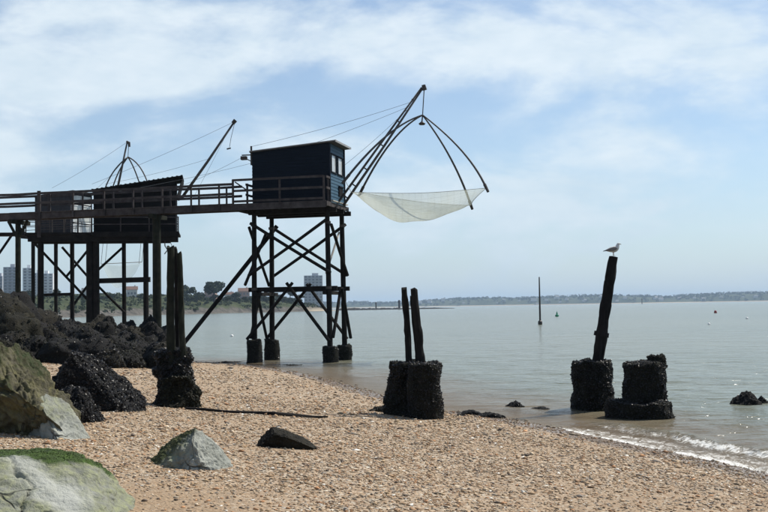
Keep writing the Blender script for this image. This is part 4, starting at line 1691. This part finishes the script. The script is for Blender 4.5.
for kx in 'ABCD':
    part_pole(net3, 'spreader_arm', quad(ap3, m3[kx], c3[kx], 12), .045, 'pole', 7, .02, True)
vs, fs = netmesh(c3, 1.0, 20)
mb = MB()
mb.add(vs, fs)
mb.build('net', 'net', net3, True)
wire(net3, t3, P(52, 188, 73), .1, .012)
wire(net3, P(124, 160, D_), P(95, 190, 73), .1, .010)

# slack net drying below the far deck
D_ = 70
net4 = thing('hanging_net', 'slack pale net slung on ropes between the stilts below the black hut', 'fishing net', P(121, 290, D_))
c4 = {'A': P(101, 264, D_ - 1), 'B': P(105, 265, D_ + 1.2), 'C': P(142, 262, D_ - 1), 'D': P(139, 264, D_ + 1.2)}
vs, fs = netmesh(c4, 1.55, 24)
mb = MB()
mb.add(vs, fs)
mb.build('net', 'net_faint', net4, True)
for kx in 'ABCD':
    p0 = c4[kx]
    part_pole(net4, 'rope', [p0, Vector((p0.x * .99, p0.y, D3K - .2))], .014, 'iron', 5, 0)
part_pole(net4, 'edge_rope', [c4['A'], c4['C']], .022, 'rope', 5, 0)


# ================================================================== gull
def gull():
    base = POST_TOP.copy()
    k = 1.02
    ang = math.radians(8)
    ca, sa = math.cos(ang), math.sin(ang)

    def Wd(x, y, z):
        return (base.x + (x * ca - y * sa) * k, base.y + (x * sa + y * ca) * k, base.z + z * k)
    t = thing('gull', 'grey and white gull standing on top of the leaning post', 'bird', base)
    sp = [(-.165, .112, .020, .009), (-.12, .118, .036, .024), (-.07, .126, .055, .047), (-.01, .134, .068, .066), (.045, .148, .068, .072),
          (.085, .176, .055, .060), (.103, .212, .040, .043), (.112, .242, .034, .036), (.120, .262, .036, .035), (.138, .268, .031, .029), (.154, .264, .016, .015)]
    n = 14
    vs, fs = [], []
    for i, (x, z, ry, rz) in enumerate(sp):
        a, b = sp[max(i - 1, 0)], sp[min(i + 1, len(sp) - 1)]
        dx, dz = b[0] - a[0], b[1] - a[1]
        l = math.hypot(dx, dz)
        nx, nz = -dz / l, dx / l
        for e_ in range(n):
            th = 2 * PI * e_ / n
            c_, s_ = math.cos(th), math.sin(th)
            vs.append(Wd(x + nx * s_ * rz, c_ * ry, z + nz * s_ * rz))
    for i in range(len(sp) - 1):
        for e_ in range(n):
            fs.append((i * n + e_, i * n + (e_ + 1) % n, (i + 1) * n + (e_ + 1) % n, (i + 1) * n + e_))
    fs.append(tuple(reversed(range(n))))
    fs.append(tuple(range((len(sp) - 1) * n, len(sp) * n)))
    mb = MB()
    mb.add(vs, fs)
    body = mb.build('body', simple('gull_plumage', (.42, .42, .42), (.60, .60, .59), 18, .8, .1, .002, .2), t, True)
    md = body.modifiers.new('sub', 'SUBSURF')
    md.levels = md.render_levels = 1
    wing_m = simple('gull_wing', (.10, .098, .10), (.22, .21, .21), 26, .8, .2, .002, .2, (1, 1, 3))
    tip_m = flat('gull_tip', (.02, .02, .022))
    for s in (-1, 1):
        vs, fs = [], []
        prof = [(.068, .160, .012), (.04, .160, .038), (-.02, .152, .046), (-.08, .140, .036), (-.14, .127, .020), (-.19, .116, .007)]
        m_ = 8
        for (x, z, h) in prof:
            for e_ in range(m_):
                th = 2 * PI * e_ / m_
                yo = .068 - max(0, -.02 - x) * .30
                vs.append(Wd(x, s * (yo + .010 * math.cos(th)), z + h * math.sin(th)))
        for i in range(len(prof) - 1):
            for e_ in range(m_):
                fs.append((i * m_ + e_, i * m_ + (e_ + 1) % m_, (i + 1) * m_ + (e_ + 1) % m_, (i + 1) * m_ + e_))
        fs += [tuple(reversed(range(m_))), tuple(range((len(prof) - 1) * m_, len(prof) * m_))]
        mb = MB()
        mb.add(vs, fs)
        wg = mb.build('wing', wing_m, t, True)
        mb = MB()
        mb.tube([Wd(-.16, s * .028, .122), Wd(-.215, s * .016, .108), Wd(-.235, s * .012, .103)], [.014, .009, .003], 6)
        mb.build('wing_tip', tip_m, wg)
        mb = MB()
        mb.tube([Wd(.0, s * .022, .09), Wd(.005, s * .022, .0)], [.007, .005], 6)
        mb.bar(Wd(-.008, s * .022, .003), Wd(.034, s * .026, .003), .022, .006)
        mb.build('leg', flat('gull_leg_%d' % s, (.35, .22, .17)), t)
        mb = MB()
        mb.tube([Wd(.133, s * .028, .273), Wd(.133, s * .034, .273)], .004, 6)
        mb.build('eye', tip_m, t)
    mb = MB()
    mb.tube([Wd(.148, 0, .263), Wd(.174, 0, .258), Wd(.190, 0, .250)], [.010, .008, .003], 8)
    mb.build('beak', flat('gull_beak', (.22, .17, .07)), t)


gull()

# ================================================================== buoys and marker pole


def buoy(px, py, label, col, kind, scale=1.0):
    hor = HOR0 - (px - 384) * SLOPE
    D = 2.4 * F / (py - hor)
    c = P(px, py, D)
    c.z = 0
    t = thing('buoy', label, 'buoy', c, 'buoys moored off the beach')
    m_ = flat('buoy_paint_' + kind, col, .5)
    s = D / F * scale            # metres covered by one photo pixel, for its apparent size
    if kind in ('green', 'red'):
        mb = MB()
        mb.tube([(c.x, c.y, -.2), (c.x, c.y, .9 * s), (c.x, c.y, 1.5 * s), (c.x, c.y, 1.9 * s)], [1.6 * s, 1.9 * s, 1.8 * s, 1.0 * s], 14)
        f_ = mb.build('float', m_, t)
        mb = MB()
        if kind == 'green':
            mb.tube([(c.x, c.y, 1.8 * s), (c.x, c.y, 3.2 * s), (c.x, c.y, 5.0 * s)], [.9 * s, .7 * s, .25 * s], 8)
        else:
            mb.tube([(c.x, c.y, 1.8 * s), (c.x, c.y, 2.6 * s), (c.x, c.y, 3.4 * s)], [1.5 * s, 1.5 * s, .6 * s], 10)
        mb.build('topmark', m_, t)
    else:
        mb = MB()
        r = 1.7 * s
        mb.tube([(c.x, c.y, -.3 * r), (c.x, c.y, .2 * r), (c.x, c.y, .7 * r), (c.x, c.y, 1.1 * r), (c.x, c.y, 1.35 * r)], [.8 * r, r, .95 * r, .65 * r, .2 * r], 14)
        mb.build('float', m_, t, True)
        mb = MB()
        mb.tube([(c.x, c.y, 1.3 * r), (c.x, c.y, 1.6 * r)], .12 * r, 6)
        mb.build('ring', 'iron', t)


buoy(557, 316.5, 'green channel buoy floating right of the tall marker pole', (.005, .20, .10), 'green', 1.0)
buoy(715.5, 313, 'red buoy floating nearest the far shore at right', (.22, .02, .02), 'red', .8)
buoy(709, 324.5, 'white mooring buoy just below the red buoy', (.78, .78, .76), 'white_a', .8)
buoy(747, 318.8, 'white mooring buoy furthest right on the water', (.78, .78, .76), 'white_b', .8)
buoy(232, 336.5, 'white mooring buoy afloat left of the hut stilts', (.78, .78, .76), 'white_c', .9)

D_ = 2.4 * F / (324.5 - (HOR0 - (540 - 384) * SLOPE))
c = P(540.2, 324, D_)
t = thing('marker_pole', 'tall thin dark marker pole standing alone in the water', 'pole', (c.x, c.y, 0))
tp = P(539.2, 277, D_)
part_pole(t, 'pole', [(c.x, c.y, -2.5), (c.x, c.y, 2), (tp.x, tp.y, tp.z)], [.13, .11, .07], 'iron', 8, .02)
mb = MB()
mb.tube([(c.x, c.y, -.1), (c.x, c.y, .12), (c.x, c.y, .38), (c.x, c.y, .5)], [.2, .27, .24, .12], 12, .05)
mb.build('collar', 'iron', t)

# ================================================================== headland on the left
MAT['headland'] = None
m_, nt, b_, o_ = newmat('headland_ground')
v_ = coords(nt)
sepz = nt.nodes.new('ShaderNodeSeparateXYZ')
nt.links.new(v_, sepz.inputs[0])
zz = math_n(nt, 'ADD', sepz.outputs[2], math_n(nt, 'MULTIPLY', math_n(nt, 'SUBTRACT', noise(nt, .08, 6, .65, v_), .5), 7.0))
rockc = ramp(nt, [(.35, (.035, .033, .030)), (.65, (.12, .11, .095))], noise(nt, .3, 6, .7, v_))
grass = ramp(nt, [(.35, (.022, .034, .016)), (.65, (.058, .066, .032))], noise(nt, .12, 6, .65, v_))
c_ = mixc(nt, ramp(nt, [(.30, 0.0), (.45, 1.0)], math_n(nt, 'MULTIPLY', zz, .1)), rockc, grass)
sandm = nt.nodes.new('ShaderNodeAttribute')
sandm.attribute_name = 'sandy'
c_ = mixc(nt, sandm.outputs['Fac'], c_, (.42, .36, .27))
nt.links.new(c_, b_.inputs['Base Color'])
b_.inputs['Roughness'].default_value = .95
b_.inputs['Specular IOR Level'].default_value = .1
MAT['headland'] = m_

coast = [(-150, 380), (-60, 420), (45, 455), (110, 560), (160, 640), (200, 705), (250, 780), (300, 850), (330, 890), (346, 915)]
cpts = [P(px, HOR0 - (px - 384) * SLOPE, D) for px, D in coast]
ridge_h = [9, 10, 9, 10, 11.5, 12.5, 12, 9, 5, 1.6]
NS, NT = 240, 26
V, san = [], []
for i in range(NS + 1):
    f = i / NS * (len(cpts) - 1)
    k = min(int(f), len(cpts) - 2)
    fr_ = f - k
    c = cpts[k].lerp(cpts[k + 1], fr_)
    h = ridge_h[k] * (1 - fr_) + ridge_h[k + 1] * fr_
    d = (cpts[k + 1] - cpts[k])
    nrm = Vector((-d.y, d.x, 0)).normalized()
    if nrm.y < 0:
        nrm = -nrm
    nrm = (nrm + Vector((-.25, .8, 0))).normalized()
    for j in range(NT + 1):
        w = (j / NT) ** 1.6 * 300
        p = c + nrm * w
        prof = 1 - math.exp(-max(w - 3, 0) / 16)
        V.append((p.x, p.y, -1.2 + (h + 1.2) * prof + (0.5 * min(w, 3) / 3)))
        san.append((1.0 if f > 7.6 else max(0, (f - 7.2) / .4)) * max(0, 1 - w / 16) + .25 * max(0, 1 - w / 3))
V = np.array(V)
V[:, 2] += fbm(V * np.array([.04, .04, 0]), 4, 61) * 1.8 * np.clip((V[:, 2]) / 4, 0, 1)
i = np.arange((NS + 1) * (NT + 1)).reshape(NS + 1, NT + 1)
Fc = np.stack([i[:-1, :-1], i[1:, :-1], i[1:, 1:], i[:-1, 1:]], -1).reshape(-1, 4)
me = np_mesh('headland', V, Fc, 'headland')
add_attr(me, 'sandy', np.clip(san, 0, 1))
hd = link('headland', me)
hd['kind'] = 'structure'
HV = V.copy()


def headland_z(x, y):
    k = int(np.argmin((HV[:, 0] - x) ** 2 + (HV[:, 1] - y) ** 2))
    return float(HV[k, 2])


def clumps(centres, radii, n_each, leaf, seed, squash=.75):
    """leaf faces spread through crown volumes"""
    rg_ = np.random.default_rng(seed)
    Vs, Fs, cnt = [], [], 0
    for c, r in zip(centres, radii):
        d = rg_.normal(0, 1, (n_each, 3))
        d /= np.linalg.norm(d, axis=1)[:, None]
        rad = r * rg_.uniform(.35, 1, (n_each, 1)) ** .5
        p = np.array(c) + d * rad * np.array([1, 1, squash])
        nrm = d + rg_.normal(0, .6, (n_each, 3))
        nrm /= np.linalg.norm(nrm, axis=1)[:, None]
        t_ = np.cross(nrm, rg_.normal(0, 1, (n_each, 3)))
        t_ /= np.linalg.norm(t_, axis=1)[:, None]
        w = np.cross(nrm, t_)
        s = leaf * rg_.uniform(.6, 1.4, (n_each, 1))
        Vs.append(np.stack([p + t_ * s, p + w * s * .7, p - t_ * s, p - w * s * .7], 1).reshape(-1, 3))
        Fs.append(np.arange(n_each * 4).reshape(-1, 4) + cnt)
        cnt += n_each * 4
    return np.concatenate(Vs), np.concatenate(Fs)


MAT['leaf_a'] = simple('pine_leaves', (.012, .022, .012), (.040, .058, .026), .6, .8, 0, .1, .2)
MAT['leaf_b'] = simple('scrub_leaves', (.022, .034, .014), (.070, .086, .034), .25, .85, 0, .1, .2)
MAT['trunk'] = simple('far_trunk', (.05, .04, .03), (.10, .08, .06), 1, .9, 0, .1, .1)


def tree(px, py_base, D, hpx, wpx, label, seed, flatt=.62, cat='tree'):
    b = P(px, py_base, D)
    g = headland_z(b.x, b.y)
    m = D / F
    h, w = hpx * m, wpx * m
    top = P(px, py_base, D).z + h
    g = min(g, top - h * .9)
    t = thing('tree', label, cat, (b.x, b.y, g), 'trees on the headland')
    rr = random.Random(seed)
    mb = MB()
    zc = top - w * .30
    mb.tube([(b.x, b.y, g - .5), (b.x + .2, b.y, (g + zc) / 2), (b.x, b.y, zc)], [w * .045, w * .035, w * .02], 7, .05)
    for k in range(5):
        a = rr.uniform(0, 6.28)
        mb.tube([(b.x, b.y, zc - w * .2), (b.x + math.cos(a) * w * .28, b.y + math.sin(a) * w * .28, zc + w * .04)], [w * .018, w * .008], 5)
    mb.build('trunk', 'trunk', t)
    cs, rs = [], []
    for k in range(18):
        a = rr.uniform(0, 6.28)
        q = rr.uniform(.0, .40) * w
        cs.append((b.x + math.cos(a) * q, b.y + math.sin(a) * q * .8, top - w * .17 * flatt / .62 - rr.uniform(0, .5) * (h - w * .3) * (1 - flatt * .5) - q * q / w * .5))
        rs.append(w * rr.uniform(.13, .21))
    V, Fq = clumps(cs, rs, 70, w * .055, seed)
    me = np_mesh('crown', V, Fq, 'leaf_a', False, t['_base'])
    link('crown', me, t)


tree(186, 304, 745, 20, 21, 'rounded dark tree left of the umbrella pine on the headland', 1)
tree(214, 304, 760, 24.5, 24, 'broad dark umbrella pine, largest tree on the headland', 2, .55)
tree(199, 305, 790, 14, 12, 'small dark tree in the gap between the two big headland trees', 3)
tree(236, 304, 800, 13, 13, 'small tree left of the hut stilts on the headland', 4)
tree(290, 303, 900, 15, 12, 'dark tree seen through the hut stilts beside the grey tower block', 5, .8)
tree(276, 304, 880, 11, 14, 'low wide tree seen through the hut stilts', 6)
tree(300, 303, 890, 9, 10, 'small tree in front of the grey tower block', 7)
tree(57, 306, 600, 18, 14, 'dark tree right of the pale apartment blocks', 8)
tree(45, 308, 590, 16, 15, 'dark bushy tree in front of the pale apartment blocks', 9)
tree(83, 306, 640, 12, 16, 'wide dark tree beyond the black hut legs', 10)
tree(112, 306, 660, 13, 18, 'wide tree seen under the black hut', 11)
tree(140, 305, 690, 12, 15, 'dark tree seen at the right end under the black hut', 12)
tree(30, 309, 580, 20, 14, 'dark tree at the foot of the apartment blocks, behind the rocks', 13)
tree(262, 304, 850, 10, 11, 'low tree between the left hut stilts', 14)

for k in range(20):
    px = 168 + 7.6 * k if k < 18 else 70 + 30 * (k - 18)
    tree(px + random.Random(k).uniform(-2, 2), 306, (690 + (px - 168) * 1.55 if k < 18 else 650), random.Random(k + 50).uniform(9, 13), random.Random(k + 90).uniform(9, 13),
         'small dark tree in the dense tree line along the headland', 30 + k, .7)

# scrub on the headland slopes
rgs = np.random.default_rng(9)
idx = rgs.choice(np.where((HV[:, 2] > 2.5) & (np.arange(len(HV)) % (NT + 1) < 20))[0], 2600)
cs = HV[idx] + rgs.normal(0, 1.2, (2600, 3)) * np.array([2.5, 2.5, .2])
V, Fq = clumps(cs, rgs.uniform(.9, 2.4, 2600), 20, .66, 10, .6)
me = np_mesh('scrub', V, Fq, 'leaf_b', False)
o = link('scrub', me)
o['kind'] = 'stuff'
tag(o, 'low green scrub covering the headland slopes', 'scrub')

MAT['render_white'] = simple('house_render', (.50, .48, .45), (.62, .60, .56), .5, .8, 0, .1, .2)
MAT['render_pink'] = simple('house_pink', (.40, .27, .23), (.50, .35, .30), .5, .8, 0, .1, .2)
MAT['tile'] = simple('roof_tile', (.12, .080, .065), (.18, .115, .095), .8, .85, 0, .1, .2)
MAT['slate'] = simple('roof_slate', (.07, .075, .085), (.12, .125, .13), .8, .7, 0, .1, .3)
MAT['block_grey'] = simple('tower_grey', (.38, .40, .43), (.46, .48, .51), .4, .8, 0, .1, .2)  # walls lightened, distance haze put into the colour
MAT['block_pale'] = simple('tower_pale', (.56, .58, .60), (.68, .70, .72), .3, .8, 0, .1, .2)
MAT['win_dark'] = flat('far_window', (.20, .215, .235), .4, .4)  # window tone lightened to carry the haze in its colour


def house(px, py_base, D, w, h, label, wall, roofm, rot=.3, depth=None, name='house'):
    b = P(px, py_base, D)
    z0 = headland_z(b.x, b.y) - 1.0
    b.z = z0 + 1.0
    w, h = w * .85, h * .8
    depth = depth or w * .8
    fr = Frame(b.x, b.y, rot)
    t = thing(name, label, 'house', (b.x, b.y, z0), 'houses on the headland')
    zt = b.z + h
    mb = MB()
    mb.box(fr(0, 0, (z0 + zt) / 2), w, depth, zt - z0, fr.ax)
    mb.build('wall', wall, t)
    rh = w * .32
    mb = MB()
    o = .4
    a = [fr(-w / 2 - o, -depth / 2 - o, zt), fr(w / 2 + o, -depth / 2 - o, zt), fr(w / 2 + o, depth / 2 + o, zt), fr(-w / 2 - o, depth / 2 + o, zt),
         fr(-w / 2 - o, 0, zt + rh), fr(w / 2 + o, 0, zt + rh)]
    mb.add(a, [(0, 1, 5, 4), (2, 3, 4, 5), (1, 2, 5), (3, 0, 4), (3, 2, 1, 0)])
    rf = mb.build('roof', roofm, t)
    mb = MB()
    mb.box(fr(w * .28, .3, zt + rh * .8), .8, .8, rh * 1.0, fr.ax)
    mb.build('chimney', wall, rf)
    nfl = max(1, int(h / 2.9))
    for i in range(3):
        for j in range(nfl):
            mb = MB()
            mb.box(fr(-w * .3 + i * w * .3, -depth / 2 - .03, b.z + 1.6 + j * 2.8), 1.1, .08, 1.4, fr.ax)
            mb.build('window', 'win_dark', t)


house(184, 303, 765, 7, 5.5, 'white house with red roof at the left of the headland trees', 'render_white', 'tile', .4)
house(211, 302.5, 800, 9, 6.5, 'pinkish house below the umbrella pine', 'render_pink', 'tile', -.2)
house(244, 303, 850, 10, 8.0, 'pink house with tiled roof just left of the hut stilts', 'render_pink', 'tile', .2)
house(229, 303.5, 850, 8, 6, 'pale house between the umbrella pine and the pink house', 'render_white', 'tile', .1)
house(259, 303, 880, 9, 6, 'low house seen between the left hut stilts', 'render_pink', 'slate', .3)
house(88, 306, 655, 8, 5, 'pale house glimpsed under the black hut', 'render_white', 'slate', .2)
house(132, 306, 690, 8, 5.0, 'pale house seen under the right end of the black hut', 'render_white', 'tile', .2)


def block(px0, px1, py_top, D, label, mat, nfl, depthm=12, rot=.12, box=None):
    m = D / F
    w = (px1 - px0) * m
    px = (px0 + px1) / 2
    b = P(px, py_top, D)
    z0 = min(headland_z(b.x, b.y), 8.0) - 2
    fr = Frame(b.x, b.y + depthm / 2, rot)
    t = thing('apartment_block', label, 'building', (b.x, b.y + depthm / 2, z0), 'apartment blocks beyond the beach')
    mb = MB()
    mb.box(fr(0, 0, (z0 + b.z) / 2), w, depthm, b.z - z0, fr.ax)
    mb.build('wall', mat, t)
    fh = (b.z - z0) / nfl
    nwin = max(2, int(w / 3.2))
    mbw, mbb = MB(), MB()
    for k in range(nfl):
        for q in range(nwin):
            mbw.box(fr(-w / 2 + w * (q + .5) / nwin, -depthm / 2 - .02, z0 + fh * (k + .55)), w / nwin * .55, .10, fh * .5, fr.ax)
        mbb.box(fr(0, -depthm / 2 - .25, z0 + fh * (k + .12)), w * .96, .5, fh * .22, fr.ax)
    mbw.build('windows', 'win_dark', t)['kind'] = 'stuff'
    mbb.build('balconies', mat, t)['kind'] = 'stuff'
    mb = MB()
    mb.box(fr(w * .1 if box is None else box * w, 0, b.z + 1.2), w * .35, depthm * .4, 2.4, fr.ax)
    mb.build('roof_plant', mat, t)


block(303.5, 322, 275.5, 1010, 'tall grey tower block seen between the hut stilts', 'block_grey', 12, 16, .05)
block(2.5, 15.5, 267, 820, 'bluish grey apartment block furthest left above the rocks', 'block_grey', 14, 14, .1)
block(20.5, 29.5, 268, 800, 'tall pale apartment block right of the bluish grey one', 'block_pale', 14, 14, .25)
block(31.5, 38.5, 273, 830, 'slim white apartment block between two larger pale ones', 'block_pale', 13, 12, .2)
block(42, 51.5, 273.5, 860, 'pale apartment block with roof box, rightmost of the left group', 'block_pale', 12, 13, .15, -.25)
block(-8, 1.5, 276, 850, 'low grey apartment block cut by the left photo edge', 'block_grey', 10, 13, .1)

# breakwater
m = []
pa, pb = P(338, 309, 960), P(455, 307, 1010)
NB = 90
V, Fs = [], []
for i in range(NB + 1):
    f = i / NB
    c = pa.lerp(pb, f)
    h = 1.9 * (1 - .55 * f) * (.8 + .4 * random.random())
    if f > .82:
        h *= max(0, (1 - f) / .18) ** .5 + .05
    for yy, zz in ((-7, -1), (-3, h * .7), (-1, h), (2, h * .95), (6, -1)):
        V.append((c.x + random.uniform(-.5, .5), c.y + yy, zz + random.uniform(-.25, .25) * (zz > 0)))
for i in range(NB):
    for j in range(4):
        a = i * 5 + j
        Fs.append((a, a + 5, a + 6, a + 1))
mb = MB()
mb.add(V, Fs)
tag(mb.build('breakwater', 'black_rock'), 'low dark stone breakwater reaching out from the headland', 'breakwater')
for px, h, r, lab in ((376, 7.0, .6, 'slim beacon on the breakwater, left of the twin drum piling'), (399.3, 8.8, .95, 'stout dark beacon on the breakwater, hidden partly by the piling posts')):
    D_ = 978 if px < 380 else 985
    c = P(px, 308, D_)
    t = thing('beacon', lab, 'beacon', (c.x, D_, 0), 'beacons on the breakwater')
    mb = MB()
    mb.tube([(c.x, D_, 0), (c.x, D_, 2), (c.x, D_, h * .75)], [r * 1.5, r, r * .9], 10)
    mb.build('tower', 'iron', t)
    mb = MB()
    mb.tube([(c.x, D_, h * .75), (c.x, D_, h * .8), (c.x, D_, h * .95), (c.x, D_, h)], [r * 1.4, r * 1.4, r, r * .2], 10)
    mb.build('lantern', 'iron', t)

# ================================================================== far shore
m_, nt, b_, o_ = newmat('far_land')
v_ = coords(nt)
sz_ = nt.nodes.new('ShaderNodeSeparateXYZ')
nt.links.new(v_, sz_.inputs[0])
green = ramp(nt, [(.35, (.022, .034, .018)), (.65, (.070, .080, .045))], noise(nt, .01, 6, .65, v_))
c_ = mixc(nt, ramp(nt, [(.20, 1.0), (.42, 0.0)], math_n(nt, 'MULTIPLY', sz_.outputs[2], .1)), green, (.40, .34, .25))
nt.links.new(c_, b_.inputs['Base Color'])
b_.inputs['Roughness'].default_value = .95
b_.inputs['Specular IOR Level'].default_value = .05
MAT['far_land'] = m_
NS, NT = 420, 14
V = []
for i in range(NS + 1):
    f = i / NS
    x = -1100 + 4300 * f
    y0 = 5200 - 900 * f + 90 * math.sin(f * 23)
    hh = 19 + 26 * f + 5 * math.sin(f * 17 + 1) + 3 * math.sin(f * 41)
    for j in range(NT + 1):
        w = (j / NT) ** 1.5 * 900
        V.append((x, y0 + w, -1.5 + 4.0 * min(w / 25, 1) + hh * (1 - math.exp(-max(w - 30, 0) / 90))))
V = np.array(V)
V[:, 2] += fbm(V * np.array([.006, .006, 0]), 4, 71) * 4 * np.clip((V[:, 2] - 4) / 6, 0, 1)
i = np.arange((NS + 1) * (NT + 1)).reshape(NS + 1, NT + 1)
Fc = np.stack([i[:-1, :-1], i[1:, :-1], i[1:, 1:], i[:-1, 1:]], -1).reshape(-1, 4)
me = np_mesh('far_shore', V, Fc, 'far_land')
fs_ = link('far_shore', me)
fs_['kind'] = 'structure'
FV = V.copy()
MAT['leaf_far'] = simple('far_leaves', (.014, .022, .012), (.050, .060, .030), .02, .9, 0, .1, .1)
idx = rgs.choice(np.where(FV[:, 2] > 7)[0], 2100)
cs = FV[idx] + rgs.normal(0, 1, (2100, 3)) * np.array([12, 12, 1]) + np.array([0, 0, 2])
V, Fq = clumps(cs, rgs.uniform(5, 12, 2100), 20, 3.4, 12, .8)
me = np_mesh('far_woodland', V, Fq, 'leaf_far', False)
o = link('far_woodland', me)
o['kind'] = 'stuff'
tag(o, 'hazy blue-green woodland along the far shore', 'woodland')
# small houses on the far shore
mbw = MB()
mbw.box((0, 0, 3), 11, 9, 6)
mew = bpy.data.meshes.new('wall')
mew.from_pydata(mbw.v, [], mbw.f)
mew.materials.append(MAT['render_white'])
mbr = MB()
mbr.add([(-6, -5, 6.01), (6, -5, 6.01), (6, 5, 6.01), (-6, 5, 6.01), (-6, 0, 9), (6, 0, 9)], [(0, 1, 5, 4), (2, 3, 4, 5), (1, 2, 5), (3, 0, 4), (3, 2, 1, 0)])
mer = bpy.data.meshes.new('roof')
mer.from_pydata(mbr.v, [], mbr.f)
mer.materials.append(MAT['slate'])
rr = random.Random(17)
for k in range(46):
    f = rr.uniform(.28, .78)
    x = -1100 + 4300 * f
    y0 = 5200 - 900 * f + 90 * math.sin(f * 23) + rr.uniform(30, 150)
    kk = int(np.argmin((FV[:, 0] - x) ** 2 + (FV[:, 1] - y0) ** 2))
    e_ = thing('far_house', 'tiny pale house among the trees on the far shore', 'house', (x, y0, FV[kk, 2] - .5), 'houses on the far shore')
    e_.rotation_euler = (0, 0, rr.uniform(-.6, .6))
    s = rr.uniform(.8, 1.7)
    e_.scale = (s * rr.uniform(.8, 1.6), s, s)
    for nm, me_ in (('wall', mew), ('roof', mer)):
        o = bpy.data.objects.new(nm, me_)
        COL.objects.link(o)
        o.parent = e_
# a lone channel mark far off
c = P(642, 303, 2200)
t = thing('channel_mark', 'tiny dark channel mark far out before the far shore', 'marker', (c.x, c.y, 0))
part_pole(t, 'pile', [(c.x, c.y, -2), (c.x, c.y, 9)], [1.0, .8], 'iron', 8, 0)
part_pole(t, 'topmark', [(c.x, c.y, 9), (c.x, c.y, 12)], [1.7, .4], 'iron', 8, 0)

# ------------------------------------------------------------------ sea haze
mb = MB()
mb.box((0, 3950, 43), 19600, 13500, 94)
hz = mb.build('haze', MAT['iron'])
m_ = bpy.data.materials.new('sea_haze')
m_.use_nodes = True
nt = m_.node_tree
nt.nodes.clear()
o_ = nt.nodes.new('ShaderNodeOutputMaterial')
vol = nt.nodes.new('ShaderNodeVolumePrincipled')
vol.inputs['Color'].default_value = (.60, .79, 1.0, 1)
vol.inputs['Density'].default_value = 0.0001
vol.inputs['Anisotropy'].default_value = 0.0
nt.links.new(vol.outputs[0], o_.inputs['Volume'])
hz.data.materials.clear()
hz.data.materials.append(m_)
hz['kind'] = 'stuff'
tag(hz, 'pale blue sea haze over the estuary', 'haze')

for o in bpy.data.objects:
    if '_base' in o:
        del o['_base']
print('tris', sum(len(o.data.loop_triangles) or sum(p.loop_total - 2 for p in o.data.polygons) if len(o.data.polygons) < 5000 else len(o.data.loops) - 2 * len(o.data.polygons) for o in bpy.data.objects if o.type == 'MESH'))
print('pebbles', NPEB, 'objects', len(bpy.data.objects))
